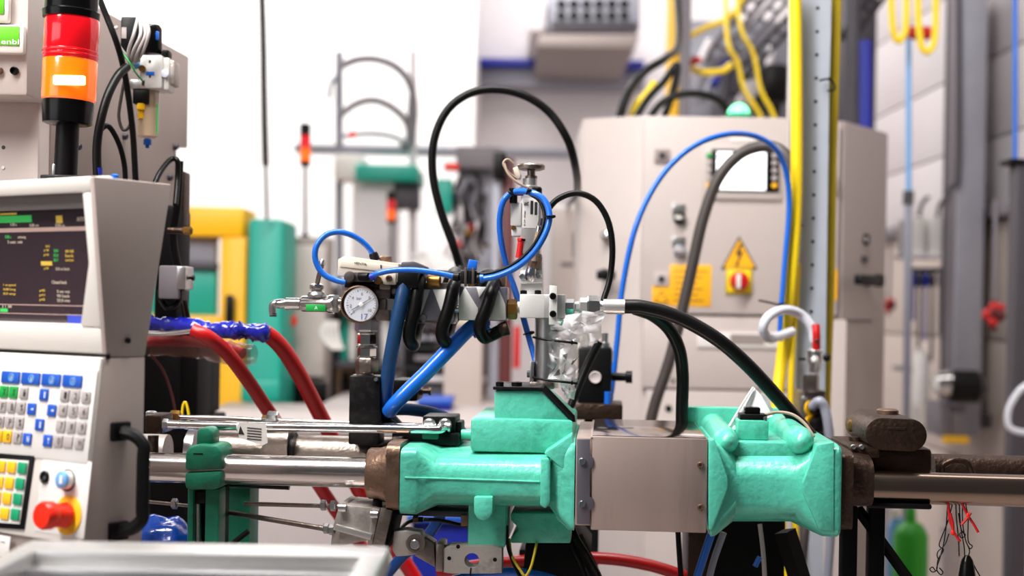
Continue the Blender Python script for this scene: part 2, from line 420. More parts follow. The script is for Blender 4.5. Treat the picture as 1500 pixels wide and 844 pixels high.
t = thing('overhead_machine', 'grey conveyor machinery behind the green lamp', 'machinery')
bx(t, 'back_plate', 'mid_grey', 1010, 30, 1158, 190, 5.4, 5.5, .01, W); bx(t, 'leg', 'shade_grey', 1015, 190, 1030, 985, 5.4, 5.46, .004, W); bx(t, 'leg', 'shade_grey', 1140, 190, 1155, 987, 5.4, 5.46, .004, W)
for k in range(9): tb(t, 'roller', random.choice(['dark_grey', 'mid_grey', 'wall_grey', 'deep_blue', 'black']), [(1016 + k * 15, 110 + (k * 37) % 60, 5.2), (1040 + k * 13, 60 + (k * 37) % 50, 5.3)], 6, W, 10, smooth=False)
bx(t, 'motor', 'black', 1120, 92, 1156, 150, 5.1, 5.4, .02, W); bx(t, 'guard', 'wall_grey', 1090, 116, 1112, 150, 5.2, 5.4, .01, W)
t = thing('roof_machine', 'dark blue grey machinery right of the perforated post under the roof', 'machinery')
bx(t, 'panel', 'dark_grey', 1236, -30, 1282, 500, 5.3, 5.5, .01, W); bx(t, 'leg', 'dark_grey', 1240, 500, 1275, 1003, 5.3, 5.5, .01, W)
# ---- big yellow loops on the right under the roof
def coil(label, x, y0, y1, wd, Y):
    return hose('yellow_air_hose', label, 'yellow_hose', [(x - wd, y0, Y), (x - wd, (y0 + y1) / 2, Y), (x - wd * .7, y1 - 12, Y), (x, y1, Y), (x + wd * .8, y1 - 14, Y), (x + wd, (y0 + y1) / 2, Y), (x + wd, y0, Y)], 5, W, 'hose', 'yellow air hose loops')
coil('smaller left loop of yellow air hose hanging from the roof', 1317, -40, 60, 11, 4.2)
coil('larger right loop of yellow air hose hanging from the roof', 1358, -40, 76, 13, 4.1)
t = thing('hose_reel', 'red reel body between the two yellow hose loops', 'hose reel')
la(t, 'drum', 'red', (1330, 48, 4.3), R_, [(0, 10), (32, 10)], 20, W); la(t, 'flange', 'maroon', (1344, 48, 4.3), R_, [(0, 13), (3, 13)], 20, W)
hose('hanging_line', 'pale blue air line hanging straight below the yellow hose loops', 'blue_light', [(1331, 55, 4.3), (1331, 170, 4.3), (1331, 285, 4.3)], 4, W, 'air line')
hose('hanging_line', 'thin blue air line at the right edge above the grey post', 'blue', [(1487, -30, 3.6), (1487, 100, 3.6), (1487, 240, 3.6)], 3.5, W, 'air line')
t = thing('drop_pipe', 'light grey drop pipe standing below the pale blue air line', 'pipe')
tb(t, 'tube', 'grey_tube', [(1331, 285, 4.3), (1327, 700, 4.3), (1322, 1110, 4.3)], 6, W); tb(t, 'collar', 'dark_grey', [(1331, 280, 4.3), (1330, 300, 4.3)], 8, W)
t = thing('floor_post', 'dark grey square post at the right edge of the view', 'post')
bx(t, 'upright', 'dark_grey', 1481, 236, 1506, 1225, 3.6, 3.66, .006, W); bx(t, 'cap', 'black', 1479, 232, 1508, 240, 3.59, 3.67, .003, W); bx(t, 'arm', 'black', 1494, 778, 1560, 783, 3.62, 3.64, .002, W)
t = thing('steel_column', 'bluish grey steel column with flanges on the side wall', 'column')
bx(t, 'front_flange', 'mid_grey', 1403, -40, 1442, 640, 4.85, 4.88, .004, W); bx(t, 'web', 'shade_grey', 1416, -40, 1424, 636, 4.88, 5.12, .004, W)
bx(t, 'rear_flange', 'dark_grey', 1384, -40, 1422, 622, 5.12, 5.15, .004, W)
MB(W).boxl(1.6, 1.76, 4.95, 5.05, W.p(1420, 630, 4.85)[2], W.p(1420, 610, 4.85)[2], .004).build('wall_bracket', 'dark_grey', t); tb(t, 'conduit', 'dark_grey', [(1404, -40, 4.82), (1404, 240, 4.82), (1392, 275, 4.82), (1384, 300, 4.82)], 4, W)
# boxes and tools along the side wall
for i, (x0, x1, lb) in enumerate([(1336, 1356, 'left one of two white wall boxes beside the steel column'), (1362, 1384, 'right one of two white wall boxes beside the steel column')]):
    t = thing('wall_box', lb, 'box', 'white wall boxes')
    bx(t, 'case', 'white', x0, 318, x1, 374, 5.2, 5.4, .006, W); tb(t, 'cable', 'dark_grey', [((x0 + x1) / 2, 318, 5.25), ((x0 + x1) / 2 + 4, 300, 5.25), ((x0 + x1) / 2 + 14, 288, 5.25)], 3, W)
    bx(t, 'lower_lip', 'wall_grey', x0 - 2, 370, x1 + 2, 378, 5.18, 5.4, .004, W)
t = thing('tool_rack', 'row of dark blue hand tools hanging below the white wall boxes', 'tools')
bx(t, 'rail', 'dark_grey', 1334, 392, 1384, 399, 5.3, 5.34, .003, W)
for x, y1, m in [(1338, 470, 'deep_blue'), (1347, 520, 'dark_grey'), (1356, 500, 'deep_blue'), (1366, 530, 'dark_grey'), (1378, 490, 'shade_grey')]:
    la(t, 'tool', m, (x, 396, 5.28), (0, 0, -1), [(0, 2), (8, 5), (22, 5), (26, 2.5), (y1 - 396, 2.5)], 10, W)
t = thing('white_cylinder', 'white upright cylinder on the wall below the dark tools', 'cylinder')
la(t, 'shell', 'white', (1348, 594, 5.2), UP, [(0, 9), (2, 12), (72, 12), (76, 9)], 20, W); la(t, 'neck', 'wall_grey', (1348, 518, 5.2), UP, [(0, 5), (8, 5)], 12, W); bx(t, 'bracket', 'mid_grey', 1334, 540, 1362, 546, 5.2, 5.45, .002, W)
t = thing('suction_pump', 'black and silver motor unit on the side wall below the steel column', 'motor')
la(t, 'motor', 'black', (1388, 566, 4.7), R_, [(0, 20), (4, 24), (42, 24), (46, 19)], 24, W); la(t, 'end_bell', 'chrome', (1366, 562, 4.7), R_, [(0, 6), (4, 16), (24, 20)], 24, W)
la(t, 'fan_cap', 'dark_grey', (1434, 566, 4.7), R_, [(0, 15), (10, 12)], 20, W); bx(t, 'bracket', 'shade_grey', 1378, 590, 1392, 640, 4.72, 4.9, .003, W); bx(t, 'warning_band', 'yellow', 1384, 640, 1420, 650, 4.7, 4.74, .002, W)
bx(t, 'drop_leg', 'shade_grey', 1394, 594, 1414, 640, 4.72, 4.9, .003, W)
def redvalve(label, x, y, Y, k):
    t = thing('wall_valve', label, 'valve', 'red hand valves on the side wall')
    for dx_, dy_, rr_ in ((-6, 2, 6), (5, 3, 6.5), (0, -5, 5.5), (7, -5, 4), (-1, 9, 5)): MB(W).ball((x + dx_ * k, y + dy_ * k, Y - .01 * (dx_ % 3)), rr_ * k).build('handwheel_lobe', 'maroon' if dx_ == 5 else 'red', t)
    la(t, 'stem', 'maroon', (x, y - 12 * k, Y + .03), (0, 0, -1), [(0, 3 * k), (30 * k, 3 * k)], 10, W)
    tb(t, 'pipe', 'shade_grey', [(x, y - 10 * k, Y + .04), (x + 2, y - 70 * k, Y + .05), (x + 2, y - 110 * k, Y + .05)], 2.4 * k, W)
    la(t, 'hub', 'maroon', (x, y, Y - .03), FR, [(0, 4 * k), (4 * k, 3 * k)], 10, W)
redvalve('small red valve beside the dark cabinet side', 1302, 446, 5.6, .9)
redvalve('larger red valve between the steel column and the grey post', 1456, 458, 4.2, 1.5)
hose('clear_hose', 'pale translucent hose curling in from the right edge', 'white_tube', [(1520, 556, 3.4), (1496, 570, 3.4), (1478, 598, 3.4), (1478, 625, 3.4), (1500, 634, 3.4), (1525, 632, 3.4)], 5, W)
# bottles on a trolley low on the right
t = thing('trolley', 'grey trolley top carrying the green bottle on the right', 'trolley')
bx(t, 'top', 'shade_grey', 1290, 905, 1400, 915, 3.85, 4.2, .004, W)
for x in (1294, 1388):
    for y in (3.87, 4.15): MB(W).boxl(W.p(x, 915, 3.87)[0], W.p(x, 915, 3.87)[0] + .02, y, y + .02, 0, W.p(x, 915, 3.85)[2], .002).build('leg', 'dark_grey', t)
t = thing('spray_bottle', 'bright green plastic bottle standing under the right rods', 'bottle')
la(t, 'body', 'green_bottle', (1332, 902, 3.95), UP, [(0, 22), (3, 25), (118, 25), (132, 18), (138, 9)], 24, W); la(t, 'cap', 'green_bottle', (1334, 766, 3.95), UP, [(0, 8), (20, 7), (24, 4)], 16, W)
t = thing('spray_bottle', 'light blue bottle half hidden behind the green bottle', 'bottle')
la(t, 'body', 'blue_light', (1312, 896, 4.05), UP, [(0, 12), (3, 14), (120, 14), (138, 8)], 20, W); la(t, 'cap', 'white', (1312, 760, 4.05), UP, [(0, 7), (14, 6)], 16, W)
t = thing('pipe_stand', 'blurred pale pipes standing behind the hanging wires', 'pipes')
tb(t, 'pipe', 'wall_grey', [(1300, 620, 4.6), (1300, 1000, 4.6)], 8, W, smooth=False); tb(t, 'pipe', 'white', [(1345, 595, 4.4), (1345, 640, 4.4)], 10, W, smooth=False); tb(t, 'pipe', 'bench', [(1392, 770, 4.6), (1396, 1030, 4.6)], 14, W, smooth=False)

# ================================================================ GREY ELECTRICAL CABINET
CB = 3.2
t = thing('electrical_cabinet', 'tall beige grey electrical cabinet with white screen and warning triangle', 'cabinet')
MB(W).ext([W.p(938, 300, CB) * 0 + Vector((W.p(x, 300, CB)[0], Y, 0)) for x, Y in [(939, CB), (1164, CB), (1164, CB + .5), (856, CB + .5), (854, CB + .075)]], Vector((0, 0, W.p(1040, 171, CB)[2])), .003).build('body', 'cab_grey', t)
d = bx(t, 'door', 'cab_grey', 941, 172, 1160, 460, CB - .02, CB - .001, .003, W)
bx(t, 'lower_door', 'cab_grey', 941, 464, 1160, 570, CB - .015, CB - .001, .003, W)
bx(t, 'plinth_door', 'cab_grey', 941, 573, 1160, 1240, CB - .015, CB - .001, .003, W)
V0 = CB - .02
def cabpart(): pass
h = bx(t, 'operator_screen', 'cab_grey', 1029, 212, 1146, 292, V0 - .008, V0, .002, W)
bx(h, 'bezel', 'black', 1042, 219, 1142, 281, V0 - .011, V0 - .008, .001, W)
bx(h, 'display', 'hmi_white', 1050, 223, 1122, 278, V0 - .0125, V0 - .011, .0005, W)
for k in range(5):
    la(h, 'key', ['key_green', 'key_grey', 'key_grey', 'key_grey', 'label_orange'][k], (1038, 228 + k * 11, V0 - .008), FR, [(0, 4), (3, 4), (3.4, 3)], 12, W)
    la(h, 'key', ['key_grey', 'key_grey', 'key_grey', 'key_grey', 'label_orange'][k], (1134, 228 + k * 11, V0 - .011), FR, [(0, 4), (3, 4), (3.4, 3)], 12, W)
bx(h, 'screen_mark', 'blue_key', 1051, 227, 1062, 231, V0 - .0128, V0 - .0124, 0, W); bx(h, 'screen_mark', 'blue_key', 1098, 236, 1103, 239, V0 - .0128, V0 - .0124, 0, W)
bx(t, 'name_plate', 'white', 1070, 202, 1106, 208, V0 - .002, V0, .0003, W)
for (x, y, c) in [(970, 228, 'cab_grey_d'), (969, 409, 'bench')]:
    q = bx(t, 'socket_plate', c, x - 11, y - 10, x + 11, y + 10, V0 - .006, V0, .001, W); la(q, 'socket', 'dark_grey', (x, y, V0 - .006), FR, [(0, 5), (2, 5), (2, 3.5), (.5, 3.5)], 14, W)
for y, m in ((306, 'black'), (354, 'mid_grey')):
    q = bx(t, 'switch_plate', 'zinc', 985, y - 7, 1004, y + 8, V0 - .004, V0, .001, W)
    k = la(t, 'rotary_switch', m, (995, y + 14, V0), FR, [(0, 9), (6, 9), (7, 7), (13, 6)], 18, W)
    bx(k, 'pointer', 'white' if m == 'black' else 'cab_grey', 989, y + 10, 1000, y + 15, V0 - .024, V0 - .02, .001, W)
q = bx(t, 'instruction_label', 'label_orange', 981, 388, 1042, 449, V0 - .0015, V0, .0003, W)
for k in range(6): bx(q, 'text_line', 'print_dark', 987, 397 + k * 8.5, 1036 - (k * 7) % 15, 398.6 + k * 8.5, V0 - .0019, V0 - .0014, 0, W)
q = bx(t, 'warning_label', 'label_orange', 955, 419, 983, 446, V0 - .0018, V0, .0003, W)
def tri(c, r, Y, par, name, m, th): return pr(par, name, m, [(c[0], c[1] - r), (c[0] + r * .95, c[1] + r * .72), (c[0] - r * .95, c[1] + r * .72)], Y - th, Y, 0, W)
tri((969, 436), 11, V0 - .0018, q, 'triangle_mark', 'print_dark', .0005); tri((969, 436), 8.5, V0 - .0023, q, 'triangle_fill', 'label_orange', .0004)
q = tri((1083, 374), 28, V0, t, 'warning_triangle', 'print_dark', .002); tri((1083, 374.5), 24, V0 - .002, q, 'triangle_fill', 'label_orange', .0006)
pr(q, 'lightning_bolt', 'print_dark', [(1084, 357), (1077, 374), (1083, 373), (1079, 386), (1077, 384), (1078, 391), (1084, 387), (1081, 386.5), (1089, 368), (1083, 369), (1088, 358)], V0 - .0034, V0 - .0026, 0, W)
q = bx(t, 'main_switch', 'olive_hose', 1063, 393, 1102, 431, V0 - .006, V0, .002, W)
bx(q, 'yellow_plate', 'yellow_hose', 1066, 396, 1099, 428, V0 - .008, V0 - .006, .001, W)
la(q, 'red_knob', 'red', (1082.5, 412, V0 - .008), FR, [(0, 14), (4, 14), (6, 12), (14, 11), (15, 9)], 24, W)
bx(q, 'grip', 'white', 1079.5, 401, 1085.5, 423, V0 - .04, V0 - .03, .002, W)
q = bx(t, 'serial_plate', 'white', 1022, 487, 1150, 510, CB - .02, CB - .014, .001, W)
bx(q, 'table_print', 'cab_grey_d', 1070, 490, 1120, 505, CB - .0206, CB - .0198, 0, W)
screw(t, 985, 556, CB - .015, 3, 'zinc', 'door_screw', W); la(t, 'door_plug', 'black', (979, 598, CB - .015), FR, [(0, 5), (2, 5), (2.5, 4)], 14, W)
# lock and handle on the slanting left face
q = la(t, 'door_handle', 'black', (889, 403, CB + .03), (-.25, -1, 0), [(0, 8), (16, 7), (20, 9), (30, 8)], 14, W)
bx(q, 'lever', 'black', 874, 396, 902, 410, CB - .03, CB - .012, .004, W)
la(t, 'lock', 'chrome', (889, 346, CB + .03), (-.4, -1, 0), [(0, 8), (4, 8), (5, 5)], 16, W)
q = la(t, 'signal_lamp', 'key_green2', (1082, 173, CB + .1), UP, [(0, 19), (5, 19), (6, 17)], 24, W)
la(q, 'lamp_dome', 'green_led', (1082, 168, CB + .1), UP, [(0, 16.5), (6, 15.5), (11, 12), (15, 7), (17, 1)], 24, W)
# narrower unit at its right
t = thing('side_cabinet', 'narrow grey cabinet with its side coloured as shaded right of the perforated post', 'cabinet')
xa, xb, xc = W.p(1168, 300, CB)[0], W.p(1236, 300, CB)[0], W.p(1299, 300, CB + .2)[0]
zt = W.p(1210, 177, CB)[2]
MB(W).ext([Vector(q) for q in [(xa, CB, 0), (xb, CB, 0), (xc, CB + .2, 0), (xc, CB + .5, 0), (xa, CB + .5, 0)]], Vector((0, 0, zt)), .003).build('body', 'cab_grey_d', t)  # darker grey puts the shade of the angled right face into its colour
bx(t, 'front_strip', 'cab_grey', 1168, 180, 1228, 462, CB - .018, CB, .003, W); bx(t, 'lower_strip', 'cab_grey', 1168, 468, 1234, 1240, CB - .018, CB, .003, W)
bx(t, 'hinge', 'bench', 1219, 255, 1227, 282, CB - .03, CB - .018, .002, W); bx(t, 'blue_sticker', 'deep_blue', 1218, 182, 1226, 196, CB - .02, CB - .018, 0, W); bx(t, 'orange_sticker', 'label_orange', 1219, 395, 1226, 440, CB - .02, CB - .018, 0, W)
dn = Vector((xc - xb, .2, 0)).normalized(); SF = Frame((xb, CB, 0), -math.degrees(math.atan2(.2, xc - xb)))
q = la(t, 'side_lock', 'black', (1268, 351, 0), FR, [(0, 9), (3, 9), (4, 7), (2, 6)], 18, SF); la(q, 'lock_core', 'zinc', (1268, 351, -.006), FR, [(0, 4), (2, 4)], 14, SF)
bx(t, 'small_plate', 'dark_grey', 1263, 375, 1272, 385, -.003, 0, .0005, SF)
q = la(t, 'side_handle', 'black', (1268, 411, 0), FR, [(0, 9), (14, 8), (18, 10), (26, 9)], 14, SF); bx(q, 'lever', 'black', 1262, 403, 1292, 418, -.05, -.03, .005, SF)
MB(SF).boxl(0.004, (xc - xb) * 1.1, -.002, .001, SF.p(1260, 471, 0)[2], SF.p(1260, 468.5, 0)[2]).build('joint_line', 'dark_grey', t)

# ================================================================ PERFORATED POST WITH CABLES
PY = 2.5
t = thing('perforated_post', 'pale galvanised square post with a row of drilled holes', 'post')
f = W
def postx(y): return 1173 - (y - 0) * .0118, 1232 - y * .0118 - max(0, y) * .014
a0, a1 = W.p(1174, -30, PY), W.p(1217, -30, PY); b0, b1 = W.p(1166, 620, PY), W.p(1208, 620, PY)
k = (0 - a0[2]) / (b0[2] - a0[2])
def lerp(a, b, k): return a + (b - a) * k
mb = MB(W)
mb.grid([[Vector((lerp(a0, b0, kk)[0], PY, lerp(a0, b0, kk)[2])), Vector((lerp(a1, b1, kk)[0], PY, lerp(a0, b0, kk)[2])), Vector((lerp(a1, b1, kk)[0], PY + .06, lerp(a0, b0, kk)[2])), Vector((lerp(a0, b0, kk)[0], PY + .06, lerp(a0, b0, kk)[2]))] for kk in (0, k)])
mb.build('upright', 'post', t)
for y in [12 + 34.2 * k for k in range(17)]:
    la(t, 'hole', 'black', (1198 - y * .021, y, PY), FR, [(-1, 2.6), (.4, 2.6), (.5, 2.2)], 12, W)
MB(W).boxl(b0[0] - .08, b0[0] + .14, PY - .06, PY + .12, 0, .012, .002).build('base_plate', 'post', t)
hose('yellow_cable', 'broad yellow cable on the left of the perforated post', 'yellow_hose', [(1165, -20, 2.47), (1167, 150, 2.47), (1166, 300, 2.47), (1158, 420, 2.47), (1146, 520, 2.48), (1137, 620, 2.46), (1143, 760, 2.46), (1156, 900, 2.46)], 9, W, 'cable')
hose('yellow_cable', 'second yellow cable squeezed against the perforated post', 'yellow_hose', [(1171, -20, 2.57), (1172, 250, 2.57), (1168, 400, 2.5), (1160, 520, 2.48), (1158, 620, 2.48), (1164, 760, 2.48), (1172, 900, 2.48)], 5, W, 'cable')
hose('yellow_cable', 'olive yellow cable running down the right of the perforated post', 'olive_hose', [(1226, -20, 2.53), (1223, 100, 2.53), (1219, 220, 2.53), (1217, 330, 2.53), (1215, 430, 2.53), (1211, 540, 2.53), (1209, 620, 2.53), (1208, 760, 2.53)], 7.5, W, 'cable')
hose('grey_pipe', 'thin light grey conduit left of the yellow cables', 'grey_cable', [(1158, -20, 2.62), (1157, 100, 2.62), (1155, 200, 2.62), (1154, 330, 2.62)], 4, W, 'pipe')
t = thing('cable_tie', 'black cable tie round the yellow cable on the post', 'cable tie'); 
tb(t, 'band', 'black', [(1156, 330, 2.485), (1166, 332, 2.48), (1176, 330, 2.49)], 1.6, W); la(t, 'head', 'black', (1158, 328, 2.485), FR, [(0, 3), (3, 3)], 4, W)
t = thing('cable_tie', 'black cable tie with loose loop right of the post top', 'cable tie')
tb(t, 'band', 'black', [(1200, 118, 2.49), (1215, 116, 2.49), (1222, 124, 2.49), (1222, 132, 2.49), (1212, 133, 2.49)], 1.5, W); la(t, 'head', 'black', (1214, 116, 2.485), FR, [(0, 3), (3, 3)], 4, W)
t = thing('cable_tie', 'knotted black cable tie low on the right of the post', 'cable tie')
tb(t, 'band', 'black', [(1170, 526, 2.49), (1190, 526, 2.49), (1212, 522, 2.48)], 1.8, W); MB(W).ball((1211, 524, 2.48), 6).build('knot', 'black', t)
# ball valve with red lever and its tubes
VY = 2.35
t = thing('ball_valve', 'small metal ball valve with upright red lever on the post', 'valve')
tb(t, 'lever', 'red', [(1195, 476, VY - .02), (1196, 490, VY - .024), (1196, 512, VY - .02)], 6, W); MB(W).ball((1196, 499, VY - .03), 3).build('lever_nut', 'maroon', t)
la(t, 'valve_body', 'zinc', (1193, 548, VY), UP, [(0, 7), (6, 9), (14, 9), (18, 12), (34, 12), (38, 8), (46, 7)], 18, W)
MB(W).ball((1194, 527, VY - .014), 6).build('ball_cap', 'white', t)
hexn(t, 'hex_nut', 'steel_worn', (1188, 575, VY), UP, 26, 12, W)
t = thing('valve_manifold', 'black push-in manifold with yellow collars under the red lever', 'manifold')
bx(t, 'block', 'steel_worn', 1172, 572, 1208, 700, VY + .005, VY + .06, .003, W)
for y in (598, 620, 643):
    q = la(t, 'port', 'black', (1192, y, VY), (.6, -1, 0), [(0, 10), (4, 11), (16, 11), (18, 8)], 16, W); la(q, 'collar', 'yellow', (1187, y, VY + .003), (.6, -1, 0), [(0, 12), (3, 12)], 16, W)
screw(t, 1178, 584, VY + .005, 4, 'zinc', 'screw', W)
hose('white_hose', 'milky white hose curling left from the red lever valve', 'white_tube', [(1193, 500, VY), (1188, 478, VY), (1172, 460, VY), (1148, 454, VY - .02), (1126, 464, VY - .04), (1118, 482, VY - .04), (1126, 496, VY - .02), (1140, 493, VY + .02), (1160, 486, VY + .06)], 7, W)
hose('grey_hose', 'grey hose bending down from the manifold with yellow collars', 'grey_tube', [(1190, 596, VY - .015), (1200, 588, VY - .03), (1208, 598, VY - .03), (1214, 630, VY - .03), (1219, 690, VY - .02), (1216, 790, VY), (1208, 900, VY + .02)], 7, W)
hose('grey_hose', 'printed grey hose passing under the right green casting', 'hose_grey', [(1186, 640, VY + .02), (1184, 720, VY + .02), (1178, 790, VY), (1166, 900, VY)], 7, W)

# ================================================================ MACHINES AND THINGS BEHIND (LEFT)
t = thing('yellow_machine', 'yellow framed machine with teal doors and teal column behind red hoses', 'machine')
MY = 4.0
bx(t, 'top_beam', 'mach_yellow', 180, 302, 357, 346, MY, MY + .2, .01, W)
bx(t, 'post', 'mach_yellow', 316, 347, 354, 1180, MY, MY + .2, .008, W)
bx(t, 'lower_panel', 'mach_yellow', 180, 462, 316, 1175, MY + .02, MY + .2, .006, W)
bx(t, 'door', 'teal', 180, 394, 316, 461, MY + .06, MY + .1, .004, W); q = bx(t, 'window', 'mid_grey', 180, 347, 316, 384, MY + .06, MY + .1, .004, W); bx(q, 'window_rail', 'dark_grey', 180, 384, 316, 394, MY + .04, MY + .09, .003, W)
q = bx(t, 'handle', 'black', 329, 432, 342, 476, MY - .04, MY - .02, .006, W); bx(q, 'mount', 'black', 331, 440, 340, 446, MY - .02, MY + .001, .002, W)
q = bx(t, 'sticker', 'blue_key', 292, 524, 315, 572, MY + .015, MY + .02, .0005, W); bx(q, 'sticker_print', 'white', 296, 532, 311, 536, MY + .0145, MY + .0155, 0, W); bx(q, 'sticker_print', 'white', 296, 545, 311, 560, MY + .0145, MY + .0155, 0, W)
bx(t, 'teal_column', 'teal', 356, 320, 408, 1190, MY - .05, MY + .2, .015, W); bx(t, 'column_foot', 'teal', 352, 556, 410, 590, MY - .06, MY + .19, .01, W)
la(t, 'button', 'estop_red', (300, 500, MY), FR, [(0, 5), (5, 6)], 14, W)
t = thing('bench', 'long pale grey machine bed running behind the clamp bars', 'machine bed')
bx(t, 'deck', 'bench', 250, 622, 845, 640, 3.25, 3.9, .008, W); bx(t, 'front_panel', 'bench', 250, 641, 600, 1325, 3.3, 3.88, .006, W); bx(t, 'front_panel', 'bench', 602, 641, 845, 1325, 3.3, 3.88, .006, W)
zdk = W.p(550, 622, 3.25)[2]; MB(W).boxl(-.54, .16, 3.9, 4.78, zdk - .03, zdk, .004).build('rear_deck', 'bench', t)
t = thing('control_box', 'beige switch cabinet with red button right of the teal column', 'cabinet')
bx(t, 'case', 'cab_grey_d', 410, 347, 478, 1130, 4.25, 4.33, .01, W); bx(t, 'door', 'cab_grey', 428, 360, 476, 552, 4.22, 4.25, .006, W)
la(t, 'stop_button', 'estop_red', (427, 470, 4.15), FR, [(0, 4), (2, 9), (8, 10), (12, 8)], 18, W); bx(t, 'base', 'black', 412, 560, 478, 592, 4.23, 4.33, .004, W)
def stack(label, x, y0, y1, yp, w, Y, group=None):
    t = thing('stack_light', label, 'signal light', group); h = y1 - y0; r = w / 2
    la(t, 'cap', 'black', (x, y0 + h * .28, Y), UP, [(0, r), (h * .26, r), (h * .28, r * .8)], 20, W); la(t, 'red_lens', 'red_lens', (x, y0 + h * .58, Y), UP, [(0, r), (h * .3, r)], 20, W)
    la(t, 'amber_lens', 'amber_lens', (x, y0 + h * .88, Y), UP, [(0, r), (h * .3, r)], 20, W); la(t, 'socket', 'black', (x, y1, Y), UP, [(0, r * .7), (h * .05, r), (h * .12, r)], 20, W)
    tb(t, 'pole', 'dark_grey', [(x, y1, Y), (x, yp, Y)], w * .16, W, smooth=False); la(t, 'foot', 'black', (x, yp, Y), UP, [(0, r * .8), (6, r * .8), (8, r * .3)], 14, W)
stack('small stack light with red and amber lenses before the white wall', 447, 181, 244, 350, 16, 4.35)
stack('tiny blurred stack light left of the tall black arch hose', 573, 280, 328, 1000, 13, 5.2)
t = thing('cable_sleeve', 'black braided cable sleeve hanging from the roof at left', 'cable')
mb = MB(W); mb.tube([(383, -30, 3.9), (386, 60, 3.9), (387, 160, 3.9), (389, 243, 3.9)], 5, 10); mb.build('sleeve', 'hose_grey', t)
for k in range(40):
    y = -20 + k * 6.5; x = 383 + min(1, max(0, (y + 30) / 270)) * 6
    tb(t, 'braid_ring', 'black', [(x - 5.2, y, 3.9), (x, y + 3, 3.885), (x + 5.2, y + 5, 3.9)], 1.4, W, 5, 3)
tb(t, 'core', 'dark_grey', [(389, 240, 3.9), (390, 280, 3.9), (391, 322, 3.9)], 2.6, W)
# handling robot in the haze of the wall
RY = 5.6
t = thing('handling_robot', 'blurred white handling robot with two hose arches and a teal beam', 'robot')
tb(t, 'upright', 'mid_grey', [(497, 76, RY), (497, 960, RY)], 6, W, 4, smooth=False); tb(t, 'upright', 'wall_grey', [(605, 74, RY), (604, 960, RY)], 6, W, 4, smooth=False)
tb(t, 'hose_arch', 'shade_grey', [(500, 96, RY - .05), (525, 87, RY - .05), (552, 87, RY - .05), (580, 98, RY - .05), (600, 122, RY - .05), (607, 160, RY - .05), (602, 212, RY - .05)], 6, W)
tb(t, 'hose_arch', 'shade_grey', [(499, 168, RY - .05), (522, 152, RY - .05), (548, 147, RY - .05), (575, 158, RY - .05), (596, 180, RY - .05), (602, 212, RY - .05)], 5.5, W)
tb(t, 'hose_arch', 'mid_grey', [(500, 200, RY - .05), (540, 196, RY - .05), (575, 200, RY - .05), (598, 212, RY - .05)], 4, W); MB(W).ball((516, 197, RY - .06), 6).build('red_coupling', 'estop_red', t)
tb(t, 'side_loop', 'mid_grey', [(497, 108, RY), (485, 122, RY), (482, 146, RY)], 3.5, W)
bx(t, 'rail', 'mid_grey', 430, 214, 850, 226, RY, RY + .1, .004, W); bx(t, 'teal_beam', 'teal', 520, 241, 612, 264, RY - .2, RY + .2, .01, W); bx(t, 'carriage', 'white', 488, 226, 530, 262, RY - .15, RY + .1, .01, W)
bx(t, 'column', 'wall_grey', 510, 264, 572, 962, RY - .1, RY + .2, .01, W); bx(t, 'gripper', 'dark_grey', 576, 266, 614, 306, RY - .1, RY, .006, W); tb(t, 'drag_chain', 'dark_grey', [(604, 140, RY), (600, 200, RY), (590, 216, RY)], 6, W)
# press with a dense tangle of lines
GY = 5.0
t = thing('background_press', 'blurred grey press covered with hoses behind the black arch hose', 'machine')
bx(t, 'frame', 'mid_grey', 664, 232, 716, 1024, GY, GY + .3, .01, W); bx(t, 'head', 'shade_grey', 668, 214, 735, 246, GY - .1, GY + .2, .008, W); bx(t, 'teal_block', 'teal', 639, 262, 662, 312, GY - .1, GY, .006, W); bx(t, 'red_cap', 'estop_red', 650, 238, 672, 248, GY - .1, GY, .004, W)
for k in range(22):
    x = random.uniform(664, 715); y = random.uniform(250, 350); dx = random.uniform(-14, 14)
    tb(t, 'line', random.choice(['dark_grey', 'black', 'shade_grey', 'wall_grey', 'dark_grey']), [(x, y, GY - .02), (x + dx, y + 22, GY - .1), (x + dx * .4, y + 48, GY - .06), (x + dx * 1.2, y + 74, GY - .02)], random.uniform(2, 4), W, 6, 4)
for k in range(8): la(t, 'fitting', random.choice(['chrome', 'gold', 'white', 'red']), (random.uniform(640, 715), random.uniform(330, 400), GY - .1), FR, [(0, 6), (8, 6), (10, 4)], 10, W)
t = thing('maroon_column', 'dark red and grey upright column behind the vertical valve', 'column')
bx(t, 'dark_face', 'maroon', 729, 232, 748, 1000, 4.1, 4.16, .004, W); bx(t, 'grey_face', 'mid_grey', 715, 262, 728, 1000, 4.08, 4.16, .004, W); bx(t, 'black_head', 'black', 722, 222, 742, 262, 4.05, 4.15, .006, W); bx(t, 'red_stripe', 'red', 752, 478, 762, 540, 4.1, 4.14, .003, W)
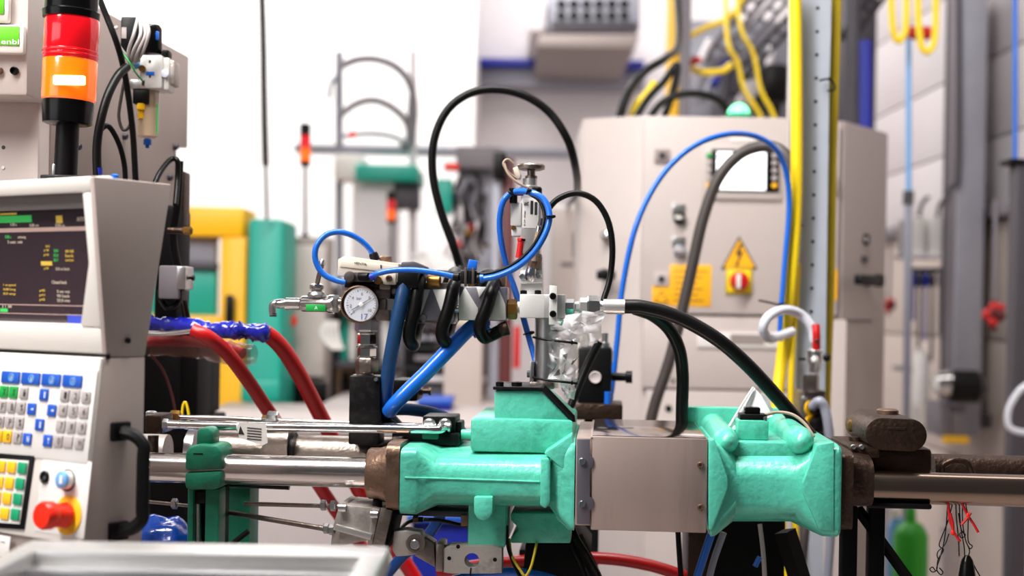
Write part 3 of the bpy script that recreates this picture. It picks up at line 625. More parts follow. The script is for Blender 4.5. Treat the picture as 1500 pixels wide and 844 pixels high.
# cream and white containers on the bed
t = thing('white_tank', 'blurred white tank with rounded shoulder behind the gauge', 'tank')
la(t, 'shell', 'white', (612, 608, 4.5), UP, [(0, 30), (170, 32), (200, 28), (225, 14), (232, 8)], 28, W); la(t, 'lid', 'wall_grey', (612, 378, 4.5), UP, [(0, 12), (8, 12)], 20, W)
t = thing('cream_box', 'blurred cream carton on the bed right of the slanting blue hose', 'box')
bx(t, 'carton', 'wall_beige', 650, 466, 706, 598, 4.0, 4.3, .006, W); bx(t, 'carton_lid', 'beige_valve', 646, 462, 710, 478, 3.98, 4.32, .004, W)
t = thing('blue_tray', 'small deep blue tray low on the bed behind the slanting blue hose', 'tray')
bx(t, 'tray', 'deep_blue', 612, 590, 660, 604, 3.7, 3.9, .004, W); bx(t, 'rim', 'blue_key', 610, 586, 662, 592, 3.69, 3.91, .002, W)
t = thing('parts_rack', 'blurred dark rack with white bundles behind the gauge stem', 'rack')
bx(t, 'shelf', 'dark_grey', 470, 440, 600, 452, 4.35, 4.7, .003, W); bx(t, 'shelf', 'dark_grey', 470, 530, 600, 540, 4.35, 4.7, .003, W); bx(t, 'upright', 'black', 476, 420, 490, 600, 4.35, 4.4, .003, W); bx(t, 'upright', 'black', 592, 420, 602, 600, 4.35, 4.4, .003, W); bx(t, 'back_panel', 'shade_grey', 470, 420, 604, 600, 4.7, 4.72, .003, W)
for k in range(9): la(t, 'bundle', random.choice(['white', 'mid_grey', 'dark_grey', 'black', 'teal', 'shade_grey']), (492 + k * 12, 529, 4.45), UP, [(0, 5), (20 + random.uniform(0, 45), 8), (70, 4)], 10, W)
for k in range(6): la(t, 'canister', random.choice(['black', 'dark_grey', 'wall_grey', 'black']), (505 + k * 15, 598, 4.45), UP, [(0, 7), (40 + 12 * (k % 2), 7), (54, 4)], 12, W)
t = thing('mould_changer', 'blurred black mould changer with pale plates behind the spiral hose', 'machine')
bx(t, 'base', 'dark_grey', 600, 560, 700, 606, 4.32, 4.6, .006, W); bx(t, 'block', 'black', 596, 470, 634, 560, 4.34, 4.5, .006, W); bx(t, 'plate', 'mid_grey', 636, 440, 648, 560, 4.34, 4.5, .004, W); bx(t, 'plate', 'dark_grey', 700, 402, 714, 606, 4.34, 4.5, .004, W)
for k in range(6): la(t, 'tie_bar', ['dark_grey', 'mid_grey', 'black', 'shade_grey', 'black', 'wall_grey'][k], (596 + (k % 2) * 12, 480 + k * 15, 4.3), R_, [(0, 5), (80 + 12 * (k % 3), 5)], 10, W)
for k in range(7): tb(t, 'line', ['black', 'dark_grey', 'maroon', 'black', 'shade_grey', 'deep_blue', 'black'][k], [(610 + k * 14, 400, 4.3), (606 + k * 15, 430, 4.26), (618 + k * 12, 462, 4.26), (612 + k * 13, 500, 4.3)], 3.2, W, 6, 4)
t = thing('white_bundle', 'bunch of white hoses hanging left of the gauge stem', 'hoses')
for k in range(5): tb(t, 'loop', 'white', [(478 + k * 4, 470, 4.1), (470 + k * 6, 486, 4.1), (478 + k * 5, 502, 4.1), (490 + k * 3, 512, 4.1)], 2.4, W, 8, 5)
tb(t, 'hanger', 'dark_grey', [(480, 472, 4.1), (484, 452, 4.2), (484, 446, 4.4)], 2, W)
t = thing('wall_panel', 'pale control panel with small blue display behind the black hose arch', 'panel')
bx(t, 'case', 'wall_grey', 800, 300, 880, 640, 4.6, 4.9, .01, W); bx(t, 'display', 'blue_light', 838, 340, 850, 378, 4.59, 4.6, .002, W); bx(t, 'door', 'cab_grey', 806, 306, 874, 470, 4.59, 4.6, .004, W); bx(t, 'slot', 'shade_grey', 822, 384, 846, 390, 4.585, 4.59, .001, W)
t = thing('blue_crate', 'bright blue plastic crate low behind the green casting', 'crate')
bx(t, 'tub', 'deep_blue', 600, 762, 700, 1100, 2.7, 3.1, .01, W); bx(t, 'rim', 'blue_key', 596, 756, 704, 768, 2.69, 3.12, .004, W)

# ================================================================ CONTROL PANEL (left)
_q = WF.p(137, 258, 1.40)
CF = Frame((_q[0], 1.40, 0), 33.0)
t = thing('operator_console', 'ivory machine control panel with dark screen, coloured keys and red stop button', 'control panel')
ul = -.42
tf, tbk, bbk, bf = CF.pu(137, 258, 0), CF.pu(252, 270, 0), CF.pu(213, 523, 0), CF.pu(156, 523, 0)
tU = math.degrees(math.atan2(bf[1] - tf[1], tf[2] - bf[2]))
UF = Frame(CF.W(Vector((0, tf[1], tf[2]))), 33.0, tU)              # leaning front of the screen housing
lt, lb = CF.pu(149, 524, 0), CF.pu(120, 800, 0)
tL = math.degrees(math.atan2(lb[1] - lt[1], lt[2] - lb[2]))
LF = Frame(CF.W(Vector((0, lt[1], lt[2]))), 33.0, tL)              # leaning front of the keypad housing
# screen housing: hollow front made of four bezel bars round a recess
body = [Vector((0, q[1] + dv, q[2])) for q, dv in ((tf, .03), (tbk, 0), (bbk, 0), (bf, .03))]
chk = [Vector((0, q[1], q[2])) for q in (tf, tbk, bbk, bf)]
MB(CF).ext(chk, Vector((-.007, 0, 0)), .002).build('side_cheek', 'beige_side', t)
MB(CF).ext([q - Vector((.0065, 0, 0)) for q in body], Vector((ul, 0, 0)), .003).build('screen_housing', 'beige_side', t)
Hn = UF.p(140, 520, 0)[2]
xr = UF.p(122, 380, 0)[0]
ztop, zbot = UF.p(100, 283, 0)[2], UF.p(100, 478, 0)[2]
q = MB(UF).boxl(ul, -.006, 0, .032, ztop, 0, .003).build('bezel_top', 'ivory', t)
MB(UF).boxl(ul, -.006, 0, .032, Hn, zbot, .003).build('bezel_bottom', 'ivory', t)
def uq(px, py, v=0): r = UF.p(px, py, v); return Vector((r[0], v, r[2]))
mb = MB(UF); mb.ext([uq(121, 283), uq(130, 386), uq(118, 478), Vector((-.006, 0, zbot)), Vector((-.006, 0, ztop))], Vector((0, .032, 0)), .0006); mb.build('bezel_side', 'ivory', t)
MB(UF).boxl(-.33, 0.001, -.001, .004, Hn - .004, Hn + .001).build('shadow_gap', 'black', t)
s_ = MB(UF).boxl(ul + .02, xr + .02, .024, .03, zbot - .005, ztop + .005).build('screen', 'screen_dark', t)
MB(UF).boxl(ul + .02, xr + .02, .012, .024, UF.p(100, 306, 0)[2], ztop + .004).build('hood', 'screen_grey', s_)
SV = .024
def st(x0, y0, x1, y1, m, nm='screen_bar'): bx(s_, nm, m, x0, y0, x1, y1, SV - .0006, SV, 0, UF)
st(-60, 334, 128, 340, 'screen_pink'); st(-60, 317, 46, 327, 'screen_green'); st(82, 316, 91, 327, 'screen_amber'); st(60, 383, 76, 389, 'screen_amber')
st(-60, 446, 123, 447.2, 'screen_pink'); st(-60, 459, 121, 460, 'screen_pink'); st(99, 462, 120, 475, 'screen_blue'); st(0, 452, 11, 457, 'screen_green'); st(0, 312, 24, 315, 'screen_amber')
def sw(s, x, y, h, m, w=None): word(s_, 'screen_text', m, s, x, y, SV - .0002, h, UF, w)
sw('AUTO', 118, 321, 6, 'screen_text', 16); sw('1.00 s', 20, 329, 4.4, 'screen_text', 14); sw('0.00 cm', 50, 330, 4.4, 'screen_text', 20); sw('0.00 ca', 88, 330, 4.4, 'screen_text', 20)
sw('NOZZLE', 62, 337, 4, 'print_dark', 26); sw('0.00 s', 12, 347, 4.6, 'screen_green', 13); sw('zeitweg', 32, 348, 4.6, 'screen_text', 18); sw('2 extr. zeit', 22, 354.5, 4.4, 'screen_text', 34)
sw('[bar]', 70, 361, 4, 'screen_amber', 8)
for k, (a, b, c) in enumerate([('[100]', '2.0', 'sec'), ('[250]', '10.0', 'mm'), (None, '20.7', 'mm s'), None, ('[400]', '0.0', 'weg')] if 0 else [('p1 00', '20', 'sec out'), ('p2 00', '10.0', 'back'), ('', '20.7', 'speed gain')]):
    y = 367 + k * 6.8
    if a: sw(a, 68, y, 4.4, 'screen_amber', 11)
    sw(b, 82, y + .4, 4.4, 'screen_green', 10); sw(c, 102, y + .8, 4.4, 'screen_amber', 18)
sw('p30', 68, 393.5, 4.4, 'screen_amber', 10); sw('0.0 m limit', 92, 394, 4.4, 'screen_text', 30)
sw('Closed back', 87, 413.5, 5, 'screen_text', 33)
for k, c in enumerate(['0 sec out', '90 back', '25.0 mm']):
    sw('p4%d' % k, 62, 426 + k * 6.6, 4.4, 'screen_amber', 12); sw(c, 93, 427 + k * 6.6, 4.4, 'screen_text', 28); sw(['1 m speed', '0.00 long', '0.0 step'][k], 14, 418 + k * 6.4, 4.4, 'screen_amber', 28)
sw('2 1 .00', 10, 448.5 - 3.5 + 4, 4, 'screen_text', 22)
# keypad housing
lbk = CF.pu(213, 525, 0); vb = lbk[1]
low = [Vector((0, lt[1] + .002, lt[2])), Vector((0, vb, lt[2])), Vector((0, vb, lb[2] - .1)), Vector((0, lb[1] + .012, lb[2] - .1)), Vector((0, lb[1] + .002, lb[2]))]
MB(CF).ext(low, Vector((ul, 0, 0)), .002).build('keypad_housing', 'beige_side', t)
MB(LF).boxl(ul, 0, -.002, .004, -(Vector((0, lb[1], lb[2])) - Vector((0, lt[1], lt[2]))).length, 0, .003).build('front_plate', 'ivory', t)
LV = -.002
kp = bx(t, 'keypad', 'white', -80, 536, 136, 668, LV - .0012, LV, .0004, LF)
KV = LV - .0012
keydata = {}
def key(par, x, y, m, w=11.5, h=17, nm='key'):
    kk = (m, w)
    c = LF.p(x, y, KV)
    if kk not in keydata:
        k0 = LF.s(x, y, KV); ww = w * k0 / .62; hh = h * k0
        mb = MB(LF).boxl(-ww / 2, ww / 2, -.002, 0, -hh / 2, hh / 2, .0008)
        for q in mb.bm.verts: q.co += c
        o = mb.build(nm, m, par); keydata[kk] = (o, LF.W(c)); return
    o0, c0 = keydata[kk]; o = o0.copy(); COL.objects.link(o)
    put(o, WL[o0.name] + (LF.W(c) - c0), par)
def leg(par, s, x, y, m='print_dark', h=10, w=6): word(par, 'key_legend', m, s, x, y, KV - .0021, h, LF, w)
for k, x in enumerate((-14, 16.7, 46, 76, 107)):
    y = 551 + k * 1.9; key(kp, x, y, 'blue_key', 25, 17)
    la(kp, 'key_ring', 'blue_light', (x, y, KV - .002), FR, [(0, 6), (.8, 6), (.8, 4.4), (0, 4.4)], 20, LF); leg(kp, 'O', x, y, 'print_white', 5, 3)
num = ['123', '456', '789', '0 H']
for r, (y, xs) in enumerate([(580.7, (96, 111, 127)), (602.5, (93, 108, 123.5)), (625.5, (90, 105, 120.5)), (648, (86, 101, 117))]):
    for c, x in enumerate(xs):
        key(kp, x, y + c * 1.3 - 1.3, 'key_grey'); 
        if num[r][c] != ' ': leg(kp, num[r][c], x, y + c * 1.3 - 1.3)
for r, (y, xs, ms) in enumerate([(575, (-8, 6.5, 20.7, 36), ('key_grey', 'key_green', 'key_green', 'key_grey')), (596.5, (-10, 4, 18, 32), ('key_grey',) * 4), (618.5, (-13, 1, 15, 29.5), ('key_grey',) * 4), (640, (-16, -2, 11.7, 26.5), ('key_yellow', 'key_yellow', 'key_yellow', 'key_grey'))]):
    for c, x in enumerate(xs):
        key(kp, x, y + c - 2, ms[c])
        leg(kp, [['A', 'X', 'X', 'i'], ['+', 'F', 'B', '%'], ['-', 'D', 'P', '%'], ['o', 'o', 'o', '?']][r][c], x, y + c - 2)
for x, y, s in [(65.5, 578.5, 'I'), (47.5, 599.5, '-'), (77, 601.5, '-'), (59, 622.5, 'I'), (41, 643.5, 'N'), (71, 646, 'Y')]:
    key(kp, x, y, 'blue_key'); leg(kp, s, x, y, 'print_white', 9 if s != '-' else 2.4, 5 if s != 'I' else 2.4)
# black framed function pad
LFp = lambda x, y: LF.p(x, y, LV)
fp = pr(t, 'function_pad', 'black', [(-70, 659), (49, 668), (33.5, 776), (-90, 768)], LV - .0025, LV, .0005, LF)
pr(fp, 'pad_face', 'white', [(-64, 668), (42, 675), (28.5, 768), (-80, 760)], LV - .003, LV - .0024, 0, LF)
KV = LV - .003
for r, y in enumerate((686, 709, 731.5, 754)):
    for c, x in enumerate((33.5, 18, 2.8, -12)):
        key(fp, x - r * 3.4, y - c * 1.3, 'key_green2' if c == 0 else 'key_yellow', 11.8, 16.5)
bx(t, 'name_tag', 'white', -40, 782, 14, 812, LV - .001, LV, .0003, LF); word(t, 'tag_text', 'key_grey', 'machine', 4, 794, LV - .001, 3, LF, 12)
bx(t, 'button_plate', 'white', 56, 672, 129, 785, LV - .0006, LV, .0003, LF)
NRM = FR
q = la(t, 'key_switch', 'black', (67, 699, LV), NRM, [(0, 9), (4, 9), (5, 8), (3, 6)], 20, LF); la(q, 'key_slot', 'zinc', (66, 700, LV - .003), NRM, [(0, 3), (1.5, 3)], 4, LF)
q = la(t, 'push_button', 'black', (100, 704, LV), NRM, [(0, 16), (3, 16), (5, 14)], 28, LF); la(q, 'collar', 'white', (99, 703.5, LV - .003), NRM, [(0, 13.5), (12, 13), (13, 12)], 28, LF); la(q, 'blue_cap', 'blue_light', (93, 703, LV - .011), NRM, [(0, 12.5), (5, 12.5), (6.5, 10.5), (6.5, .1)], 28, LF)
bx(q, 'cap_mark', 'print_white', 87, 697, 91, 709, LV - .0165, LV - .0152, 0, LF)
q = la(t, 'stop_button', 'key_yellow', (101, 755, LV), NRM, [(0, 29), (2.5, 29), (3, 28)], 36, LF)
la(q, 'red_head', 'estop_red', (98, 755, LV - .002), NRM, [(0, 14), (3, 19), (24, 17), (27, 19), (30, 20.5), (42, 20.5), (46, 18), (47, .1)], 32, LF)
la(t, 'panel_screw', 'black', (186, 500, 0), R_, [(0, 3), (1.5, 3), (2, 2)], 12, CF) if 0 else None
def cu_(px, py, u=0): return CF.pu(px, py, u)
c0 = cu_(186, 499); mb = MB(CF); mb.sweep([c0, c0 + Vector((.003, 0, 0))], .003, 12); mb.build('side_screw', 'black', t)
# D-shaped handle on its side
hd = []
p1, p2 = cu_(175, 632, .001), cu_(172, 778, .001)
g1, g2 = Vector((.027, p1[1] + .01, p1[2] - .014)), Vector((.027, p2[1] + .01, p2[2] + .014))
mb = MB(CF); mb.sweep(catmull([p1, p1 + Vector((.016, .006, -.004)), g1, lerp(g1, g2, .15), lerp(g1, g2, .5), lerp(g1, g2, .85), g2, p2 + Vector((.016, .006, .004)), p2], 6), .0072, 8)
q = mb.build('handle', 'black', t)
for pp in (p1, p2):
    mb = MB(CF); mb.boxl(-.001, .006, pp[1] - .012, pp[1] + .012, pp[2] - .01, pp[2] + .01, .002); mb.build('handle_foot', 'black', q)
mb = MB(CF); mb.boxl(ul * .62, ul * .38, .03, .11, 0, lb[2] - .1, .004); mb.build('pedestal', 'cab_grey_d', t)

# ================================================================ MACHINE HOUSING (upper left) WITH SIGN
t = thing('machine_housing', 'beige machine housing with big side plate behind the control panel', 'machine housing')
zfar = WF.p(276, 83, 2.4)[2]; zlo = WF.p(272, 222, 2.4)[2]
A = Vector((WF.p(75, 200, 1.86)[0], 1.86, 0)); B = Vector((WF.p(276, 150, 2.4)[0], 2.4, 0)); C_ = lerp(A, B, .9)
def vz(p, z): return Vector((p.x, p.y, z))
zb = .9; zp = WF.p(140, 300, 1.9)[2]
MB(WF).ext([vz(A, zp), vz(C_, zp), vz(C_, zlo), vz(B, zlo + .006), vz(B, zfar), vz(A, zfar)], Vector((-.03, .004, 0)), .002).build('side_plate', 'beige_side', t)
MB(WF).boxl(-1.2, WF.p(41, 60, 1.76)[0], 1.76, 2.08, WF.p(30, 140, 1.76)[2], zfar + .0, .004).build('upper_box', 'mach_beige', t)
MB(WF).boxl(-1.2, WF.p(57, 200, 1.82)[0], 1.82, 2.08, zb, WF.p(30, 148, 1.82)[2], .004).build('lower_box', 'mach_beige', t)
HFp = Frame((A.x, A.y, 0), math.degrees(-math.atan2(B.y - A.y, B.x - A.x)))
for x, y in ((255, 215), (247, 260), (113, 215), (181, 200)):
    screw(t, x, y, 0, 5, 'dark_grey', 'plate_bolt', HFp, 6)
la(t, 'jack', 'black', (22, 104, 1.76), FR, [(0, 6), (5, 6), (6, 4.5), (2, 3)], 18, WF); la(t, 'jack', 'brown_light', (-1, 104, 1.76), FR, [(0, 6), (5, 6), (6, 4.5), (2, 3)], 18, WF)
for x, y in ((5, 216), (5, 246)): la(t, 'rivet', 'dark_grey' if y < 230 else 'white', (x, y, 1.82), FR, [(0, 3), (1.5, 2)], 12, WF)
def sign(label, x0, y0, x1, y1, txt):
    g = thing('company_sign', label, 'sign', 'green signs on the machine housing'); 
    bx(g, 'plate', 'ivory', x0, y0, x1, y1, 1.748, 1.76, .004, WF); bx(g, 'green_field', 'sign_green', x0 + 4, y0 + 3, x1 - 7, y1 - 12, 1.7468, 1.748, .0002, WF)
    if txt: word(g, 'lettering', 'print_white', txt, x1 - 20, y1 - 17, 1.7468, 7.5, WF, 26)
sign('white bordered green sign lettered enbi on the housing', -60, 35, 35, 78, 'enbi')
sign('upper green sign cut by the top left image corner', -60, -20, 13, 32, '')

# ---- large stack light
SY = 1.66
t = thing('stack_light', 'large stack light with red lens above a glowing amber lens', 'signal light')
ax = Vector((.03, 0, 1)).normalized()
la(t, 'cap', 'black_gloss', (104, 28, SY), ax, [(0, 40), (10, 41), (12, 38), (60, 37), (64, 30)], 36, WF)
q = la(t, 'red_lens', 'red_lens', (103, 90, SY), ax, [(0, 37), (3, 39), (58, 39), (63, 37.5)], 36, WF)
for k in range(2): la(q, 'lens_ring', 'red_lens', (103, 78 + k * 6, SY), ax, [(0, 39), (1, 40), (2.6, 40), (3.6, 39)], 36, WF)
q = la(t, 'amber_lens', 'amber_lens', (100.5, 149, SY), ax, [(0, 36), (3, 38.5), (58, 39), (61, 37.5)], 36, WF)
MB(WF).boxl(WF.p(77, 117, SY - .036)[0], WF.p(124, 117, SY - .036)[0], SY - .0365, SY - .030, WF.p(100, 124, SY - .036)[2], WF.p(100, 110, SY - .036)[2], .002).build('filament_glow', 'lamp_white', q)
la(t, 'socket', 'black_gloss', (98.5, 183, SY), ax, [(0, 30), (2, 35), (32, 37), (36, 36)], 36, WF)
la(t, 'pole', 'black', (95, 272, SY), ax, [(0, 17), (90, 16.5)], 24, WF); q = bx(t, 'pole_clip', 'zinc', 76, 240, 82, 258, SY - .01, SY + .01, .001, WF)
bx(t, 'mount_plate', 'black', 58, 256, 140, 272, SY - .03, SY + .05, .002, WF)

# ---- air service unit on the side plate
AY = 1.98
t = thing('air_regulator', 'white compressed air service unit with black solenoid and clear bowl', 'regulator')
bx(t, 'solenoid', 'black', 176, 24, 206, 82, AY - .02, AY + .03, .003, WF); bx(t, 'solenoid_label', 'key_grey', 178, 40, 185, 56, AY - .0206, AY - .0198, 0, WF)
la(t, 'knob', 'black_gloss', (221, 80, AY), UP, [(0, 15), (3, 16), (38, 15.5), (43, 12)], 24, WF); bx(t, 'knob_mark', 'blue', 228, 46, 232, 58, AY - .017, AY - .012, .0004, WF)
q = bx(t, 'body', 'alu_white', 204, 80, 238, 130, AY - .02, AY + .025, .004, WF); bx(q, 'slot', 'print_dark', 218, 88, 221, 92, AY - .0206, AY - .0198, 0, WF); bx(q, 'slot', 'print_dark', 218, 108, 221, 114, AY - .0206, AY - .0198, 0, WF); bx(q, 'indicator', 'blue', 214, 105, 226, 110, AY - .021, AY - .0198, 0, WF)
bx(t, 'end_block', 'alu_white', 238, 84, 248, 132, AY - .015, AY + .02, .003, WF); bx(t, 'gauge_block', 'cast_alu', 247, 88, 256, 124, AY - .012, AY + .02, .003, WF); la(t, 'small_gauge', 'dial', (242, 108, AY - .016), FR, [(0, 6), (3, 6), (3.4, 5)], 18, WF)
bx(t, 'end_knob', 'black', 236, 72, 247, 84, AY - .01, AY + .012, .003, WF); bx(t, 'mount_block', 'alu', 190, 116, 214, 130, AY - .02, AY + .02, .002, WF)
bx(t, 'bowl_head', 'black', 194, 130, 218, 152, AY - .018, AY + .02, .002, WF); la(t, 'bowl', 'bowl_clear', (216, 202, AY), UP, [(0, 12), (2, 15), (70, 16)], 24, WF); la(t, 'filter_element', 'yellow', (207, 174, AY - .012), UP, [(0, 5), (12, 5), (13, 7), (22, 7)], 14, WF)
la(t, 'drain', 'blue', (216, 217, AY), UP, [(0, 3), (4, 3), (5, 6), (12, 6), (14, 4)], 12, WF); bx(t, 'bowl_stripe', 'key_green', 229, 152, 231, 196, AY - .012, AY - .010, 0, WF)
la(t, 'push_fitting', 'blue_light', (200, 96, AY - .02), FR, [(0, 6), (6, 6), (7, 4)], 14, WF); la(t, 'port', 'gold', (209, 101, AY - .02), FR, [(0, 5), (4, 5), (4, 3)], 12, WF)
for k, (pts, lb_) in enumerate([([(171, 40, AY - .03), (166, 46, AY - .04), (176, 70, AY - .04), (190, 88, AY - .03), (196, 104, AY - .03)], 'grey cable curving down left of the black solenoid'),
        ([(203, 22, AY - .03), (196, 50, AY - .045), (188, 76, AY - .04), (190, 96, AY - .03)], 'grey cable strand nearest the black solenoid'),
        ([(204, 20, AY - .03), (206, 50, AY - .05), (196, 74, AY - .045), (192, 90, AY - .03)], 'second grey cable strand looping over the regulator'),
        ([(207, 22, AY - .03), (213, 50, AY - .05), (202, 76, AY - .045), (197, 92, AY - .03)], 'third grey cable strand looping over the regulator'),
        ([(210, 26, AY - .03), (218, 46, AY - .05), (210, 74, AY - .045), (200, 90, AY - .03)], 'outermost grey cable strand beside the regulator knob')]):
    hose('grey_cable', lb_, 'grey_cable', pts, 2.6, WF, 'cable', 'grey cables at the air regulator', 8)
hose('signal_wire', 'thin green and yellow wire at the regulator inlet', 'key_green', [(180, 78, AY - .04), (190, 92, AY - .045), (200, 108, AY - .04), (208, 118, AY - .03)], 1.2, WF, 'wire')
hose('black_cable', 'black cable slanting down from the top beside the large stack light', 'rubber', [(142, -10, 1.9), (156, 24, 1.9), (170, 60, 1.9), (180, 95, 1.92), (188, 140, 1.94), (195, 200, 1.95), (199, 270, 1.95)], 4.6, WF, 'cable')
hose('black_cable', 'double black cable bowing down behind the large stack light', 'rubber', [(186, 98, 1.9), (172, 112, 1.88), (158, 140, 1.86), (148, 175, 1.85), (142, 215, 1.85), (143, 270, 1.85)], 6.5, WF, 'cable')
hose('black_cable', 'black cable arching right towards the regulator bowl', 'rubber', [(140, 215, 1.87), (148, 190, 1.87), (160, 186, 1.88), (174, 210, 1.89), (182, 240, 1.9), (184, 270, 1.9)], 4, WF, 'cable')
hose('black_cable', 'thin dark cable hanging in a loop left of the filter bowl', 'hose_grey', [(184, 110, 1.95), (178, 140, 1.95), (174, 170, 1.95), (180, 190, 1.95), (190, 184, 1.95), (192, 160, 1.95)], 2.4, WF, 'cable')
hose('black_cable', 'black cable arch at the lower corner of the side plate', 'rubber', [(226, 270, 1.95), (236, 250, 1.97), (250, 234, 2.0), (260, 236, 2.0), (260, 262, 2.0), (257, 300, 1.98)], 4, WF, 'cable')
t = thing('blue_fitting', 'tiny bright blue fitting behind the control panel top', 'fitting'); la(t, 'fitting', 'blue', (168, 263, 1.85), UP, [(0, 6), (6, 6), (8, 4)], 12, WF); la(t, 'stub', 'deep_blue', (144, 256, 1.85), UP, [(0, 6), (10, 6)], 12, WF)

# ---- dark mechanism between the panel and the yellow machine
t = thing('clamp_housing', 'dark machine frame with added black backing right of the control panel', 'machine frame')
bx(t, 'back_plate', 'dark_frame', 150, 478, 296, 610, 2.35, 2.5, .004, WF); bx(t, 'upright', 'dark_frame', 225, 300, 262, 480, 2.12, 2.2, .01, WF); bx(t, 'dark_backing', 'dark_frame', 150, 611, 306, 690, 2.36, 2.5, .004, WF); bx(t, 'lower_frame', 'dark_frame', 120, 691, 318, 1500, 2.3, 2.6, .004, WF); bx(t, 'rear_upright', 'brown_iron', 262, 250, 270, 330, 2.14, 2.18, .004, WF)  # near-black sheet added to darken the gap behind the left tubes
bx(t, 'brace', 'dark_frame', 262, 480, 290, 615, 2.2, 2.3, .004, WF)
t = thing('sensor_block', 'grey sensor block with protruding screw right of the panel', 'sensor')
bx(t, 'block', 'shade_grey', 232, 389, 262, 438, 1.98, 2.02, .003, WF); bx(t, 'face', 'zinc', 258, 390, 272, 424, 1.97, 2.02, .002, WF); la(t, 'screw', 'black', (272, 407, 1.99), R_, [(0, 2), (9, 2), (9, 4), (13, 4)], 12, WF); bx(t, 'foot', 'black', 230, 424, 266, 440, 1.99, 2.04, .002, WF)
t = thing('brass_fitting', 'dark brass fitting pointing right beside the panel', 'fitting')
la(t, 'stem', 'brown_iron', (246, 338, 1.98), R_, [(0, 5), (24, 5)], 14, WF); la(t, 'nut', 'gold', (268, 338, 1.98), R_, [(0, 5), (2, 6), (12, 6), (14, 4)], 6, WF)
hose('black_hose', 'black hose dropping behind the sensor block', 'rubber', [(263, 236, 2.05), (260, 300, 2.05), (254, 350, 2.05), (262, 400, 2.05), (270, 450, 2.08), (282, 520, 2.1)], 6, WF)
hose('black_hose', 'second black hose beneath the sensor block', 'rubber', [(236, 440, 2.02), (246, 452, 2.0), (258, 446, 2.0), (268, 436, 2.02), (276, 470, 2.06)], 4, WF)

# ---- red hoses in blue wrapping
hose('red_hose', 'red hose sweeping down from the end of the blue wrapping', 'hose_red', [(372, 486, 1.98), (392, 490, 1.98), (415, 512, 2.0), (440, 552, 2.03), (470, 610, 2.08), (500, 668, 2.12), (528, 722, 2.15), (560, 775, 2.18), (600, 835, 2.2), (640, 900, 2.2)], 11.5, WF)
hose('red_hose', 'lower red hose emerging left under the blue wrapping', 'hose_red', [(282, 484, 1.92), (305, 494, 1.92), (335, 520, 1.95), (365, 560, 1.99), (395, 605, 2.03), (430, 655, 2.07), (460, 700, 2.1), (492, 748, 2.14), (530, 800, 2.22), (580, 870, 2.3)], 10, WF)
hose('red_hose', 'dark red hose running low beneath the green casting', 'hose_red', [(640, 838, .26), (720, 826, .26), (800, 820, .26), (880, 818, .26), (950, 828, .26), (1020, 850, .26)], 9)
t = thing('blue_wrap', 'crinkled dark blue plastic wrap around the red hose start', 'plastic wrap')
mb = MB(WF); q = catmull([WF.p(215, 474, 2.02), WF.p(260, 476, 2.0), WF.p(310, 482, 1.98), WF.p(350, 485, 1.97), WF.p(386, 489, 1.97)], 10)
mb.sweep(q, [.0112 + .0022 * random.uniform(-1, 1) for _ in q], 14); mb.noise(.0016); mb.build('wrap', 'blue_wrap', t, 70)
mb = MB(WF); q = catmull([WF.p(348, 486, 1.965), WF.p(352, 484, 1.965), WF.p(395, 488, 1.965)], 6); mb.sweep(q, [.0115 + .003 * random.uniform(-1, 1) for _ in q], 14); mb.noise(.0022); mb.build('frayed_end', 'blue_wrap', t, 70)
t = thing('sheathed_hose', 'red hose stub in a torn clear sleeve below the blue wrapping', 'hose')
tb(t, 'hose', 'red', [(215, 500, 2.06), (280, 500, 2.05), (320, 505, 2.03), (356, 518, 2.01)], 8, WF); mb = MB(WF); q = catmull([WF.p(215, 505, 2.05), WF.p(280, 508, 2.04), WF.p(325, 515, 2.01), WF.p(372, 520, 2.0)], 8)
mb.sweep(q, [.016 + .002 * random.uniform(-1, 1) for _ in q], 14, False); mb.noise(.0015); mb.build('clear_sleeve', 'sleeve_dark', t, 70); tb(t, 'steel_pipe', 'chrome', [(210, 488, 1.95), (245, 489, 1.94), (284, 485, 1.93)], 4, WF)
hose('thin_red_wire', 'thin dark red wire curving in the dark frame', 'maroon', [(222, 520, 2.05), (240, 545, 2.05), (252, 580, 2.05), (258, 612, 2.05)], 2, WF, 'wire')
hose('yellow_wire', 'short yellow wire loop below the dark frame', 'yellow_hose', [(266, 615, 2.0), (268, 595, 2.0), (272, 590, 2.0), (276, 605, 2.0), (276, 620, 2.0)], 2, WF, 'wire')
t = thing('blue_bag', 'crumpled blue plastic bag low beside the green support', 'bag')
tm = bmesh.new(); bmesh.ops.create_icosphere(tm, subdivisions=4, radius=1); o_ = WF.p(232, 800, 1.9)
from mathutils import noise as _n
for q in tm.verts:
    k = 1 + .16 * _n.noise(q.co * 2.2) + .07 * _n.noise(q.co * 6)
    q.co = o_ + Vector((q.co.x * .052 * k, q.co.y * .05 * k, q.co.z * .042 * k))
MB(WF).join(tm).build('bag', 'blue_bag', t, 60); mb = MB(WF); mb.boxl(o_.x - .06, o_.x + .06, 1.85, 1.95, o_.z - .05, o_.z - .04, .002); mb.build('tray', 'dark_frame', t)

